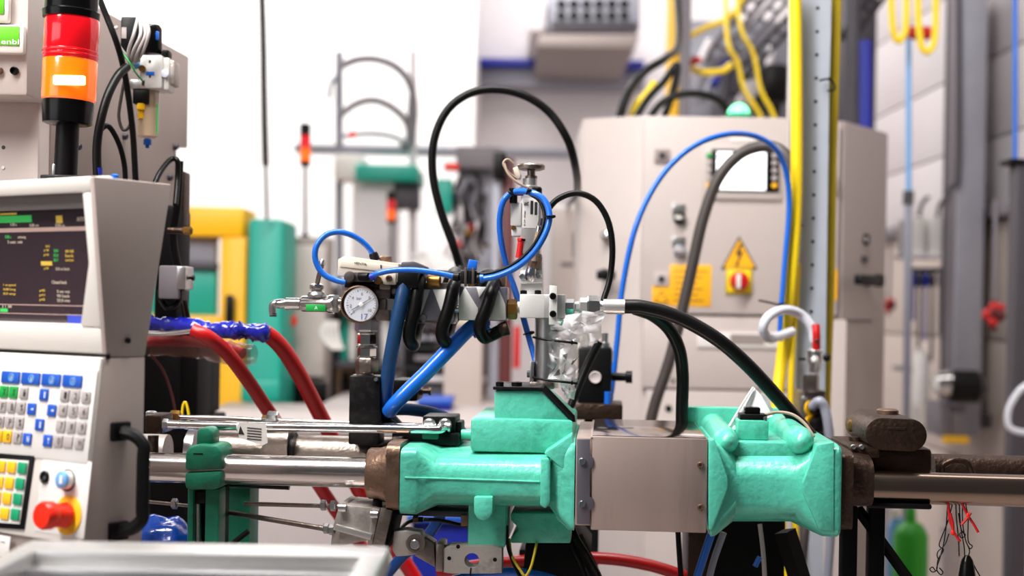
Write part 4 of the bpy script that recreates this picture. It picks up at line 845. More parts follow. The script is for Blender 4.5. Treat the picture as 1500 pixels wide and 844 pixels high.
# ---- foreground aluminium tray
FY = 1.22
t = thing('aluminium_tray', 'blurred bright aluminium tray rim in the lower left foreground', 'tray')
z0 = WF.p(300, 795, FY)[2]; xl = WF.p(44, 796, FY)[0]; xrr = WF.p(572, 797, FY)[0]
MB(WF).boxl(xl, xrr, FY - .05, FY, z0 - .022, z0, .004).build('rear_rim', 'alu', t)
MB(WF).boxl(xl + .02, xrr - .02, FY - .075, FY - .045, z0 - .03, z0 - .012, .003).build('rear_step', 'zinc', t)
MB(WF).boxl(xl, xl + .022, FY - .5, FY - .045, z0 - .022, z0, .004).build('side_rim', 'alu', t)
MB(WF).boxl(xrr - .022, xrr, FY - .5, FY - .045, z0 - .022, z0, .004).build('side_rim', 'alu', t)
MB(WF).boxl(xl + .02, xrr - .02, FY - .5, FY - .07, z0 - .05, z0 - .042, .002).build('pan', 'shade_grey', t)
for x in (xl + .03, xrr - .05): MB(WF).boxl(x, x + .03, FY - .06, FY - .03, 0, z0 - .02, .003).build('leg', 'zinc', t)

# ================================================================ INJECTION UNIT (in focus)
F = MF
U = lambda px, v=0, py=690: F.p(px, py, v)[0]
Z = lambda py, px=750, v=0: F.p(px, py, v)[2]
k_ = F.s(750, 690, 0)

# ---- tie bars and rods
def rod(name, label, m, x0, x1, y, r, v, cat='rod', group=None, x_ref=None):
    w = F.p((x0 + x1) / 2 if x_ref is None else x_ref, y, v)[2]; mb = MB(F)
    mb.sweep([Vector((F.p(x0, y, v)[0], v, w)), Vector((F.p(x1, y, v)[0], v, w))], r * F.s((x0 + x1) / 2, y, v), 40); return tag(mb.build(name, m), label, cat, group)
rod('guide_rod', 'thick polished front guide rod left of the green casting', 'steel', 150, 560, 688, 22, 0)
rod('guide_rod', 'grimy silver rear cylinder tube behind the front guide rod', 'steel_worn', 425, 600, 667, 28, .14)
rod('guide_rod', 'polished front guide rod at the right edge', 'steel_oily', 1268, 1560, 717, 23.5, 0)
rod('guide_rod', 'dark brown rear guide rod at the right edge', 'brown_iron', 1365, 1560, 689, 22, .14)
# front left bar cap
q = thing('bearing_cap', 'brown cast bearing cap where the front rod enters the casting', 'bearing cap')
cw = Z(694, 570)
MB(F).loft([(U(540), 0, cw, .031, .031, 2), (U(543), 0, cw, .033, .033, 2), (U(556), 0, cw, .034, .033, 2.4), (U(573), 0, cw, .037, .037, 3.5)]).build('cap', 'brown_light', q)
MB(F).loft([(U(573), 0, cw, .043, .0425, 7), (U(592), 0, cw, .043, .0425, 7)]).build('flange', 'brown_light', q)
for y in (668, 727): screw(q, 570, y, -.034, 5, 'brown_iron', 'bolt')

# ---- centre green casting
t = thing('injection_casting', 'mint green cast housing in the middle with a ribbed cylinder', 'casting')
cw = Z(699, 720)
def sec(px, top, bot, vf, vb, e): a, b = Z(top, px), Z(bot, px); return (U(px), (vf + vb) / 2, (a + b) / 2, (vb - vf) / 2, (a - b) / 2, e)
MB(F).loft([sec(592, 655, 745, -.04, .2, 12), sec(594, 652, 748, -.044, .2, 14), sec(616, 652, 749, -.044, .2, 14), sec(620, 653, 748, -.042, .2, 10), sec(642, 660, 744, -.04, .2, 3.2), sec(806, 660, 746, -.04, .2, 3.2), sec(814, 655, 752, -.041, .2, 6), sec(838, 640, 771, -.05, .22, 14), sec(843, 641, 772, -.05, .22, 14)], 56).build('cylinder_housing', 'green', t)
MB(F).tube([(593, 700, -.044), (618, 700.5, -.044), (640, 701, -.0405), (700, 703, -.0405), (790, 706, -.0405)], 1.6, 8).build('mould_seam', 'green', t)
bx(t, 'upper_block', 'green', 689, 614, 840, 664, -.008, .2, .005)
bx(t, 'upper_step', 'green', 694, 611, 720, 640, .01, .19, .004)
pr(t, 'hopper_block', 'green', [(724, 572), (792, 572), (838, 616), (838, 640), (724, 640)], .0, .16, .003)
pr(t, 'wedge', 'green', [(796, 664), (838, 636), (842, 662), (838, 700)], -.046, .0, .003)
pr(t, 'rib', 'green', [(792, 672), (803, 671), (806, 678), (806, 738), (799, 746), (791, 741)], -.052, -.03, .0025)
pr(t, 'lug', 'green', [(694, 728), (722, 728), (722, 752), (717, 760), (708, 763.5), (699, 760), (694, 752)], -.05, .0, .0025)
bx(t, 'lower_block', 'green', 685, 738, 741, 803, -.008, .15, .004)
pr(t, 'lower_bracket', 'green', [(748, 752), (836, 752), (836, 796), (748, 796), (748, 788), (758, 778), (758, 772), (748, 762)], .02, .16, .002)
pr(t, 'corner_gusset', 'green', [(812, 744), (840, 752), (840, 778), (834, 778), (814, 760)], -.03, .1, .003)
q = MB(F); q.box(722, 567, 795, 572, -.004, .12, .001); q.build('hopper_plate', 'black_anod', t)
MB(F).sweep([F.p(796, 568, .0), F.p(838, 612, .0), F.p(838, 618, 0)], .005, 6).build('hopper_edge', 'black', t)
for x, y in ((732, 557), (757, 552)):
    la(t, 'bolt', 'black', (x, 566, .008 if x < 740 else .02), UP, [(0, 6 if x < 740 else 8), (6, 6 if x < 740 else 8), (7, 4)], 14)
    
# ---- stainless cover
t = thing('steel_cover', 'brushed stainless sheet cover bolted between the two green castings', 'cover')
bx(t, 'shell', 'stainless', 866, 641, 1036, 779, -.056, .2, .0018)
bx(t, 'side_shell', 'stainless', 843, 642, 867, 770, -.05, .2, .0012)
sc_ = [(845, 644), (864, 644)] + [(864, 668), (868, 670), (870, 677), (868, 684), (864, 687), (864, 728), (868, 731), (870, 738), (868, 745), (864, 748), (864, 768), (845, 768)]
pr(t, 'slotted_strip', 'stainless_blue', sc_, -.0585, -.0565, .0004)
for y in (676, 738): screw(t, 853, y, -.0585, 5.5, 'chrome')
for y in (681, 743): screw(t, 1026, y, -.056, 5, 'brown_light')
zt_ = Z(641, 950, -.056); MB(F).boxl(U(868, -.056, 641), U(1035, -.056, 641), -.054, .2, zt_ - .0006, zt_ + .0008, .0003).build('top_sheet', 'stainless_mirror', t)
bx(t, 'top_fold', 'stainless', 865, 640.2, 868, 643, -.057, .2, .0004)

# ---- right green casting
t = thing('drive_casting', 'mint green waisted cast housing right of the steel cover', 'casting')
MB(F).loft([sec(1037, 645, 776, -.054, .2, 14), sec(1039, 642, 779, -.056, .2, 16), sec(1046, 642, 778, -.056, .2, 12), sec(1074, 656, 768, -.044, .2, 3.4), sec(1160, 656, 768, -.044, .2, 3.4), sec(1198, 646, 779, -.056, .2, 12), sec(1218, 646, 779, -.056, .2, 16), sec(1222, 649, 776, -.054, .2, 14)], 64).build('barrel', 'green', t)
pr(t, 'flange_face', 'green', [(1038, 644), (1047, 644), (1066, 700), (1067, 714), (1044, 777), (1038, 777)], -.0585, -.03, .002)
pr(t, 'flange_face', 'green', [(1222, 648), (1197, 652), (1176, 708), (1177, 724), (1200, 777), (1222, 778)], -.0575, -.03, .0015)
z1 = Z(646, 1100, -.03)
MB(F).boxl(U(1040, -.02, 646), U(1200, -.02, 646), -.02, .2, z1 - .03, z1 - .002, .004).build('top_deck', 'green', t)
for x, r in ((1064, 19), (1174, 20)):
    c = F.p(x, 652, -.03); rr = r * k_
    mb = MB(F); mb.sweep([Vector((c[0], -.043 + .03 * (1 - math.cos(a * math.pi / 16)), c[2] + .004)) for a in range(9)] + [Vector((c[0], .2, c[2] + .006))], [rr * max(.02, math.sin(a * math.pi / 16)) for a in range(9)] + [rr], 24); mb.build('rail_boss', 'green', t)
c = F.p(1080, 600, .2)
MB(F).boxl(U(1006, .2, 600), U(1150, .2, 600), .19, .215, Z(660, 1080, .2), Z(597, 1080, .2), .003).build('rear_wall', 'green', t)
bx(t, 'connector_base', 'green', 1080, 616, 1126, 645, .0, .04, .002)
q = bx(t, 'connector', 'black', 1084, 607, 1124, 617, .004, .036, .002); bx(q, 'plug', 'black_gloss', 1091, 597, 1114, 608, .01, .03, .002)
screw(q, 1121, 613, .004, 3, 'zinc', 'screw')
t = thing('clear_bag', 'small folded clear plastic bag leaning on the black connector', 'plastic bag')
def pl(pts, th=.0015): return MB(F).ext([F.p(*p) for p in pts], Vector((0, th, 0)))
pl([(1104, 567, .06), (1116, 580, .055), (1132, 610, .045), (1100, 622, .042), (1070, 628, .042)], .001).build('front_sheet', 'plastic_clear', t)
pl([(1104, 567, .062), (1124, 584, .08), (1136, 606, .08), (1126, 614, .07)], .001).build('rear_sheet', 'plastic_clear', t)
pl([(1103, 566, .06), (1107, 570, .058), (1076, 630, .03), (1066, 624, .03)], .001).build('crumpled_flap', 'plastic_clear', t)
tb(t, 'folded_edge', 'white', [(1103, 568, .055), (1086, 594, .04), (1069, 624, .03)], 1.5, seg=6, smooth=False)
hose('sensor_cable', 'braided tan cable leaving the black connector', 'tan_cable', [(1120, 608, .02), (1140, 604, .02), (1162, 608, .01), (1180, 622, .0), (1192, 640, -.01)], 2.4, cat='cable')

# ---- brown end plate and hydraulic block at the right
t = thing('end_block', 'oily brown hydraulic end block at the right of the green casting', 'hydraulic block')
MB(F).loft([sec(1223, 656, 770, -.05, .2, 12), sec(1240, 657, 771, -.05, .2, 12)]).build('end_plate', 'brown_iron', t)
MB(F).loft([sec(1241, 660, 742, -.04, .2, 5), sec(1272, 664, 744, -.04, .2, 4)]).build('cylinder_head', 'brown_iron', t)
bx(t, 'saddle', 'brown_iron', 1262, 656, 1366, 694, .02, .16, .006); bx(t, 'saddle_step', 'brown_iron', 1242, 654, 1290, 672, .0, .14, .004)
v0 = .0; A0, A1 = F.p(1292, 636, v0), F.p(1334, 638, v0); rr = 24 * F.s(1310, 636, v0)
pts = [Vector((A0[0] + rr * math.cos(a), v0, A0[2] + rr * math.sin(a))) for a in [math.pi * (.5 + k / 12) for k in range(13)]] + [Vector((A1[0] + rr * math.cos(a), v0, A1[2] + rr * math.sin(a))) for a in [math.pi * (-.5 + k / 12) for k in range(13)]]
q = MB(F).ext(pts, Vector((0, .15, 0)), .002).build('valve_body', 'brown_iron', t)
mb = MB(F)
for e in range(len(pts)):
    pass
bx(q, 'raised_mark', 'brown_iron', 1300, 626, 1328, 630, v0 - .001, v0 + .002, .0008)
la(q, 'plug', 'gold', (1277, 632, v0 + .03), (-1, -.25, 0), [(0, 9), (5, 9), (6, 6)], 6); la(q, 'plug', 'gold', (1250, 624, v0 + .11), (-1, -.25, 0), [(0, 9), (6, 9), (8, 6)], 6)
la(q, 'top_plug', 'brown_light', (1300, 606, .08), UP, [(0, 16), (5, 16), (7, 13)], 20)
tb(t, 'port_neck', 'brown_iron', [(1254, 640, .07), (1254, 662, .07)], 10, smooth=False)
tb(t, 'lifting_eye', 'brown_iron', [(1380, 694, .05), (1382, 682, .05), (1398, 675, .05), (1416, 678, .05), (1424, 694, .05)], 5)
bx(t, 'under_plate', 'black', 1272, 738, 1366, 746, -.02, .12, .003)
for x in (1250, 1262): screw(t, x, 655, .0, 4, 'zinc', 'stud')
# ---- black support legs
t = thing('machine_stand', 'black welded stand under the right end of the machine', 'stand')
xs_ = (1246, 1286)
for x in xs_: MB(F).boxl(U(x - 11, .05, 760), U(x + 11, .05, 760), .05, .08, 0, Z(742, x, .05), .002).build('leg', 'dark_frame', t)
tb(t, 'brace', 'dark_frame', [(1256, 745, .065), (1340, 862, .065)], 8, seg=4, smooth=False)
# ---- machine bed behind / below
t = thing('support_frame', 'black machine frame hidden below the green castings', 'machine frame')
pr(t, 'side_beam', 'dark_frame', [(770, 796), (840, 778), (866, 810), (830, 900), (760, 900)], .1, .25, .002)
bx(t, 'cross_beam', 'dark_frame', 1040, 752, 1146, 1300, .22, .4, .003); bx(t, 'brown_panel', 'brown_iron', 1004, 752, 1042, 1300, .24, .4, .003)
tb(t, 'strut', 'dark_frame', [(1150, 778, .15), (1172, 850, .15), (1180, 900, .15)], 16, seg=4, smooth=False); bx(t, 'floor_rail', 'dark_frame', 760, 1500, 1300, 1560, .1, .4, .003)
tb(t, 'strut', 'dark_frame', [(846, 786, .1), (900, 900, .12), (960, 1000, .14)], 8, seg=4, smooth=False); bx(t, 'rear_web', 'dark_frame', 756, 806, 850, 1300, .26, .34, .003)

# ---- hydraulic rod cluster upper left
t = thing('hydraulic_cylinder', 'oily steel cylinder behind the front rod with paper tag', 'cylinder')
w = Z(662, 370, .12)
def lo(par, nm, m, px0, px1, r, v=.12, y=662, e=2): c = F.p((px0 + px1) / 2, y, v); rr = r * F.s(370, y, v); return MB(F).loft([(F.p(px0, y, v)[0], v, c[2], rr, rr, e), (F.p(px1, y, v)[0], v, c[2], rr, rr, e)]).build(nm, m, par)
lo(t, 'tube', 'steel_worn', 312, 392, 30); lo(t, 'head', 'steel_worn', 392, 428, 34, e=4); lo(t, 'seal_ring', 'black', 428, 433, 28); lo(t, 'left_tube', 'cast_alu', 205, 246, 26)
lo(t, 'clamp_ring', 'zinc', 278, 290, 34)
for x, y in ((392, 612), (384, 618)): hexn(t, 'hex_fitting', 'zinc', (x, y, .1), R_, 16, 10)
t = thing('pressure_pipe', 'bright steel pressure pipe running along the top into the black manifold', 'pipe')
tb(t, 'pipe', 'chrome', [(245, 622, .03), (420, 626, .03), (600, 629, .03), (636, 630, .03), (648, 629, .035), (654, 626, .05)], 6.5)
hexn(t, 'nut', 'zinc', (232, 622, .03), R_, 15, 9); la(t, 'end_sleeve', 'zinc', (652, 626, .045), R_, [(0, 8), (8, 8)], 16)
t = thing('pressure_pipe', 'thinner rear pressure pipe above the bright one', 'pipe')
tb(t, 'pipe', 'steel', [(248, 611, .1), (330, 613, .1), (420, 617, .1), (600, 623, .1), (626, 624, .1)], 3.6); hexn(t, 'nut', 'gold', (250, 610, .1), R_, 14, 9); hexn(t, 'nut', 'gold', (392, 616, .1), L_, 8, 8)
t = thing('pipe_elbow', 'dark pipe elbow fittings at the left end of the pressure pipes', 'fitting')
bx(t, 'block', 'brown_iron', 212, 608, 236, 636, .02, .07, .003); la(t, 'union', 'zinc', (222, 610, .05), UP, [(0, 9), (6, 9), (8, 6)], 6); la(t, 'lower_union', 'brown_iron', (224, 664, .05), UP, [(0, 8), (26, 8)], 14)
t = thing('paper_tag', 'crumpled printed paper tag wrapped round the pressure pipe', 'tag')
pl([(347, 626, .009), (350, 619, .009), (390, 621, .009), (392, 649, .009), (384, 653, .009), (350, 641, .009)], .0006).build('paper', 'white', t)
for k in range(5): pl([(362, 626 + k * 4, .0085), (383, 628 + k * 4, .0085), (383, 629.4 + k * 4, .0085), (362, 627.4 + k * 4, .0085)], .0003).build('print_line', 'print_dark', t)
pl([(352, 624, .0085), (358, 637, .0085), (349, 636, .0085)], .0003).build('print_mark', 'print_dark', t); tb(t, 'wrap', 'white', [(348, 625.5, .03), (390, 627, .03)], 7.4, smooth=False)
t = thing('pipe_manifold', 'black manifold block receiving the pressure pipes', 'manifold')
bx(t, 'block', 'black_anod', 619, 610, 667, 634, .05, .11, .002); bx(t, 'plinth', 'black', 574, 634, 672, 652, .04, .12, .002); bx(t, 'side_block', 'black_anod', 666, 618, 676, 650, .06, .1, .002)
for x in (629, 652): q = la(t, 'port', 'zinc', (x, 622, .05), FR, [(0, 9), (6, 9), (8, 7), (8, 5)], 16); la(q, 'port_ring', 'chrome', (x, 622, .047), FR, [(0, 10), (2, 10)], 16)
la(t, 'green_plug', 'green', (676, 636, .06), R_, [(0, 7), (16, 7)], 16); bx(t, 'green_pad', 'green_dark', 618, 634, 642, 644, .035, .06, .002); bx(t, 'spacer', 'steel_worn', 574, 640, 590, 652, .03, .08, .002)
hose('blue_hose', 'navy hose bowing over the black manifold block', 'blue_hose_d', [(572, 600, .12), (600, 600, .13), (636, 606, .14), (664, 620, .14), (680, 640, .13)], 9)

# ---- green clamp support
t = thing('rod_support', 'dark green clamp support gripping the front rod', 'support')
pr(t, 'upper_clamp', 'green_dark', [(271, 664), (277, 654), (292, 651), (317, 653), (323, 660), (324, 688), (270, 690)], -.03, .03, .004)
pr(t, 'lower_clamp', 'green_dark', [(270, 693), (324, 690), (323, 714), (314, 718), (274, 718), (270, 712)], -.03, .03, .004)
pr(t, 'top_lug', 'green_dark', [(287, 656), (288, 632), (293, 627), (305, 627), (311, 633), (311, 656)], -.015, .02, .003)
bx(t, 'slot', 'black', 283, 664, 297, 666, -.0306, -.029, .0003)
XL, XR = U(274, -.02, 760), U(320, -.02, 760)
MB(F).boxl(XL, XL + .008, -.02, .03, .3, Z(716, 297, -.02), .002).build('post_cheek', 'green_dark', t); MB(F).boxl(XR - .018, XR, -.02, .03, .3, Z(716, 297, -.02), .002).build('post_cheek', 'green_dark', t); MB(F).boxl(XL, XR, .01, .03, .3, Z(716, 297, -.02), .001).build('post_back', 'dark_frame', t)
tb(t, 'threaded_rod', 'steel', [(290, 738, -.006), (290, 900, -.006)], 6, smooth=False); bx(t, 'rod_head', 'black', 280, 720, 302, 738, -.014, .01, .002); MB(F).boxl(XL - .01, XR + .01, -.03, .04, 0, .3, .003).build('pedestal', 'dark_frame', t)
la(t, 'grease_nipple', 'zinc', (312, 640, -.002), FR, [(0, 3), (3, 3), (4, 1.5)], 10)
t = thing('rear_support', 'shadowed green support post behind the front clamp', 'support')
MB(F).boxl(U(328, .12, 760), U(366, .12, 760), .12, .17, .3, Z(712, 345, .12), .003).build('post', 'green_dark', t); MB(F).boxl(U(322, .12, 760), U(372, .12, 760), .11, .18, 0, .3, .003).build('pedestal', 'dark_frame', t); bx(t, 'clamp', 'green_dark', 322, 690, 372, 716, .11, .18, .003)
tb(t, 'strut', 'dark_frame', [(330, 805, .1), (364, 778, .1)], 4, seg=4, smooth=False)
hose('black_rod', 'short black rod under the front guide rod', 'black_gloss', [(318, 708, .05), (360, 710, .05), (424, 713, .05)], 5, cat='rod', smooth=False)

# ---- actuator at the bottom with its thin rods
t = thing('pneumatic_actuator', 'light aluminium actuator block tilted at the bottom centre', 'actuator')
def tilt(name, m, pts, v0, v1, bev=.0015, par=None): return pr(par or t, name, m, pts, v0, v1, bev)
b_ = tilt('body', 'cast_alu', [(506, 740), (546, 744), (540, 792), (498, 800), (497, 786)], -.03, .05, .002)
tilt('front_cap', 'cast_alu', [(498, 737), (509, 739), (500, 800), (484, 800), (488, 770)], -.026, .045)
tilt('rear_cap', 'cast_alu', [(545, 744), (556, 747), (545, 800), (538, 800)], -.032, .05)
tilt('rib', 'alu', [(492, 768), (545, 783), (543, 792), (489, 777)], -.036, -.03, .001)
tilt('end_plate', 'steel_worn', [(558, 744), (575, 748), (562, 804), (545, 800)], -.04, .05); tilt('end_plate_edge', 'dark_frame', [(575, 749), (580, 751), (568, 806), (562, 804)], -.03, .05)
for x, y in ((502, 744), (549, 754)): la(b_, 'tie_bolt', 'zinc', (x, y, -.033), R_, [(-6, 6), (5, 6)], 14)
la(b_, 'port', 'black', (553, 742, -.01), UP, [(0, 7), (10, 7), (11, 5)], 14)
bx(t, 'slide_rail', 'dark_grey', 578, 748, 690, 757, .0, .06, .002); bx(t, 'rail_end', 'brown_light', 675, 755, 686, 771, -.005, .03, .001); hexn(t, 'rail_nut', 'brown_light', (605, 761, 0), R_, 8, 6); la(t, 'stop_pin', 'black', (612, 761, 0), R_, [(0, 4), (8, 4)], 12)
t2 = thing('clevis_link', 'scratched steel clevis link with pivot pin below the casting', 'linkage')
pr(t2, 'fork', 'cast_alu', [(577, 778), (596, 777), (616, 780), (622, 795), (618, 808), (604, 814), (580, 816), (574, 806)], -.03, .0, .002)
q = la(t2, 'pivot_ring', 'steel_worn', (609, 796, -.03), FR, [(0, 14), (3, 14), (3, 10), (1, 10)], 28); la(q, 'pivot_pin', 'zinc', (608, 797, -.03), FR, [(0, 7), (5, 7), (6, 6)], 20)
pr(t2, 'arm', 'steel_worn', [(612, 782), (636, 796), (638, 832), (606, 814)], -.02, .01, .002); bx(t2, 'arm_end', 'steel_worn', 638, 797, 649, 838, -.025, .02, .002)
pts = [(650, 798), (735, 803), (735, 838), (728, 843), (649, 838)]
hx, hy, hr = 691.5, 821, 11
mb = MB(F)                                       # plate with a real bore: quads between bore and outline
n = 32; inner = [(hx + hr * math.cos(2 * math.pi * k / n), hy + hr * math.sin(2 * math.pi * k / n)) for k in range(n)]
def outl(a):
    dx, dy = math.cos(a), math.sin(a); ts = []
    for lim, c_, d_ in ((735, hx, dx), (650, hx, dx), (840, hy, dy), (800, hy, dy)):
        if abs(d_) > 1e-6:
            tt = (lim - c_) / d_
            if tt > 0: ts.append(tt)
    return hx + dx * min(ts), hy + dy * min(ts)
outer = [outl(2 * math.pi * k / n) for k in range(n)]
rg = lambda P_, v: [Vector((F.p(x, y, -.02)[0], v, F.p(x, y, -.02)[2])) for x, y in P_]
mb.grid([rg(inner, -.022), rg(outer, -.022), rg(outer, .01), rg(inner, .01), rg(inner, -.022)], caps=False); bmesh.ops.remove_doubles(mb.bm, verts=mb.bm.verts[:], dist=1e-6)
q = mb.build('bored_plate', 'cast_alu', t2)
for x, y in ((658, 818), (725, 820), (671, 801)): la(q, 'small_hole', 'black', (x, y, -.022), FR, [(-.5, 3), (.3, 3)], 12)
MB(F).tube([(690, 832, -.0225), (689, 840, -.0225), (690, 850, -.0225)], 1, 6).build('crack_line', 'black', q)
def thinrod(label, pts, r, nuts):
    t = thing('control_rod', label, 'rod'); tb(t, 'shaft', 'steel_worn', pts, r, smooth=False)
    for x, y, v in nuts: hexn(t, 'lock_nut', 'zinc', (x, y, v), R_, 8, 8)
thinrod('upper thin steel rod ending at the aluminium actuator', [(358, 738, .02), (498, 742, -.0)], 3.2, [(470, 740, .005), (484, 741, .0)])
thinrod('lower slanting threaded rod ending at the aluminium actuator', [(318, 748, .04), (478, 775, -.02), (492, 778, -.025)], 4, [(474, 774, -.02), (482, 776, -.022)])
thinrod('short thin rod with nut left of the green clamp', [(216, 735, .03), (276, 741, .03)], 2.6, [(252, 738, .03)])
hose('black_cable', 'black cable bending under the slide rail beside the casting', 'rubber', [(575, 790, .04), (600, 764, .1), (640, 762, .1), (670, 768, .1), (690, 772, .1)], 3, cat='cable')
hose('blue_hose', 'blue hose end crossing below the slide rail', 'blue_hose', [(652, 740, .16), (640, 765, .16), (622, 790, .16), (590, 815, .16), (560, 850, .16)], 8)

# ---- gauge tower
GV = .09
t = thing('block_column', 'black square block carrying the gauge tower', 'block')
bx(t, 'block', 'black_anod', 511, 551, 556, 652, GV - .015, GV + .03, .002); la(t, 'top_collar', 'steel_worn', (533, 552, GV + .005), UP, [(0, 16), (3, 16), (4, 12), (8, 12)], 20); screw(t, 551, 556, GV - .016, 3, 'zinc')
t = thing('gauge_tower', 'stack of steel hex fittings rising from the black block', 'fitting')
c = (536, 546, GV + .005)
def hx_(nm, m, y1, y0, r): return hexn(t, nm, m, (537, y1, GV + .005), UP, y1 - y0, r)
hx_('hex_nut', 'steel_worn', 546, 524, 17); hx_('hex_nut', 'chrome', 523, 509, 14); hx_('hex_nut', 'chrome', 506, 488, 14); hx_('hex_nut', 'zinc', 486, 464, 18)
la(t, 'neck', 'steel_worn', (536, 549, GV + .005), UP, [(0, 11), (90, 10)], 20); la(t, 'washer', 'steel', (537, 509, GV + .005), UP, [(0, 15.5), (2, 15.5)], 24); bx(t, 'cross_block', 'steel_worn', 536, 420, 572, 470, GV - .0, GV + .035, .002)
t = thing('pressure_gauge', 'round pressure gauge with pale dial and black needle', 'gauge')
gc = (529, 446)
la(t, 'case', 'brown_light', (529, 446, GV - .005), FR, [(0, 24), (2, 27), (18, 27.5), (20, 27.5), (20.5, 25.5), (12, 25.2)], 48)
gv = GV - .005 - 19 * F.s(529, 446, GV - .005)
d_ = la(t, 'dial', 'dial', (529, 446, gv + .0012), FR, [(-1, 25), (.3, 25)], 40)
s1 = F.s(529, 446, gv); oc = F.p(529, 446, gv)
def dialpt(ang, r): a = math.radians(ang); return Vector((oc[0] + math.cos(a) * r * s1, gv + .0006, oc[2] + math.sin(a) * r * s1))
for k in range(28):
    a = 225 - k * 10; mb = MB(F); mb.sweep([dialpt(a, 20 if k % 4 else 18.5), dialpt(a, 22)], .0003 if k % 4 else .0005, 4); mb.build('tick', 'print_dark', d_)
for i, (s, a) in enumerate([('0', 225), ('2', 188), ('4', 142), ('6', 85), ('8', 38), ('10', -35)]):
    a_ = math.radians(a); word(d_, 'numeral', 'print_dark', s, 529 + 15.5 * math.cos(a_), 446 - 15.5 * math.sin(a_), gv + .0006, 4.6, F)
word(d_, 'unit_text', 'print_dark', 'bar', 526, 437, gv + .0006, 4, F); word(d_, 'pen_mark', 'deep_blue', '17', 534, 464, gv + .0004, 8.5, F)
mb = MB(F); mb.sweep([dialpt(212, 17) + Vector((0, -.0012, 0)), dialpt(212, 6) + Vector((0, -.0012, 0)), dialpt(32, 19) + Vector((0, -.0012, 0))], [.0004, .001, .0004], 6); mb.build('needle', 'black', d_); la(d_, 'needle_hub', 'white', (529, 446, gv - .0004), FR, [(0, 3.2), (1.6, 3.2), (2, 2)], 16)
la(t, 'crystal', 'glass', (529, 446, gv - .0018), FR, [(0, 25), (.6, 25)], 40)
# shut-off valve left of the gauge
t = thing('shutoff_valve', 'chromed shut-off valve with green label left of the gauge', 'valve')
la(t, 'body', 'chrome', (440, 445, GV), R_, [(0, 9), (4, 12), (40, 12), (44, 14), (50, 14)], 24); la(t, 'spud', 'chrome', (404, 445, GV), R_, [(0, 6), (2, 7), (14, 7), (15, 9), (36, 9)], 20)
tb(t, 'elbow', 'zinc', [(410, 444, GV), (402, 445, GV), (399, 450, GV), (400, 462, GV)], 5.5); la(t, 'elbow_tip', 'dark_grey', (400, 464, GV), UP, [(0, 5), (5, 5.5)], 14)
q = bx(t, 'label', 'key_green', 448, 446, 477, 456, GV - .0115, GV - .006, .0004); word(q, 'label_text', 'print_white', 'A', 463, 451, GV - .0115, 5, F)
la(t, 'bonnet', 'zinc', (464, 436, GV), UP, [(0, 13), (4, 14), (8, 12), (9, 8), (14, 8)], 22); la(t, 'bonnet_nut', 'chrome', (464, 424, GV), UP, [(0, 10), (3, 11), (7, 10), (9, 5)], 20)
tb(t, 'lever', 'steel_worn', [(464, 420, GV), (467, 405, GV - .004), (472, 386, GV - .008)], 3.6); la(t, 'lever_tip', 'zinc', (472, 386, GV - .008), UP, [(-2, 4.5), (4, 4.5), (6, 3)], 12)
hexn(t, 'outlet_nut', 'zinc', (483, 445, GV), R_, 14, 13); la(t, 'outlet_sleeve', 'chrome', (496, 445, GV), R_, [(0, 9), (10, 9)], 18)
# beige pneumatic valve above the gauge
t = thing('pneumatic_valve', 'beige pneumatic valve tilted above the gauge', 'valve')
pr(t, 'body', 'beige_valve', [(495, 380), (505, 375), (584, 386), (583, 414), (494, 404)], GV - .02, GV + .02, .0012)
pr(t, 'bevel_face', 'beige_valve', [(500, 381), (580, 390), (579, 400), (498, 391)], GV - .0215, GV - .019, .0006)
bx(t, 'front_recess', 'dark_grey', 506, 399, 546, 413, GV - .0215, GV - .019, .0008)
la(t, 'round_knob', 'hose_grey', (513, 406, GV - .02), FR, [(0, 8.5), (5, 8.5), (8, 7), (9, 3)], 22); la(t, 'elbow', 'black', (527, 405, GV - .02), (1, -.5, 0), [(0, 6), (14, 6), (16, 5)], 14); la(t, 'amber_plug', 'gold', (554, 411, GV - .02), FR, [(0, 6), (5, 6), (5, 3)], 14)
bx(t, 'mount', 'beige_valve', 561, 398, 580, 417, GV - .024, GV, .002); screw(t, 570, 408, GV - .024, 5, 'brown_light'); word(t, 'print', 'print_dark', 'VENTIL', 528, 386, GV - .022, 3.6, F, 20, rot=-.12)
bx(t, 'slot', 'print_dark', 557, 388, 559, 393, GV - .0224, GV - .0216, 0); bx(t, 'coil', 'brown_light', 556, 375, 572, 384, GV - .0, GV + .015, .001); la(t, 'top_push_fit', 'black', (550, 382, GV), (-.35, 0, 1), [(0, 7), (9, 7), (12, 6)], 14)
bx(t, 'subplate', 'black', 504, 412, 588, 422, GV - .012, GV + .03, .002); bx(t, 'left_foot', 'zinc', 500, 415, 512, 427, GV - .01, GV + .01, .001); bx(t, 'right_foot', 'steel_worn', 556, 412, 572, 424, GV - .014, GV + .02, .001)
hose('blue_tube', 'thin blue tube looping high above the beige valve', 'blue', [(548, 376, GV), (538, 361, GV - .005), (520, 347, GV - .012), (498, 340, GV - .02), (478, 344, GV - .025), (464, 360, GV - .03), (462, 380, GV - .03), (472, 400, GV - .028), (490, 410, GV - .026), (506, 414, GV - .024)], 4.4, cat='tube')
hose('blue_tube', 'thin blue tube running from the beige valve to the black connector', 'blue', [(543, 406, GV - .03), (556, 400, GV - .035), (580, 396, GV - .035), (610, 396, GV - .034), (640, 400, GV - .032), (664, 405, GV - .03)], 4.2, cat='tube')
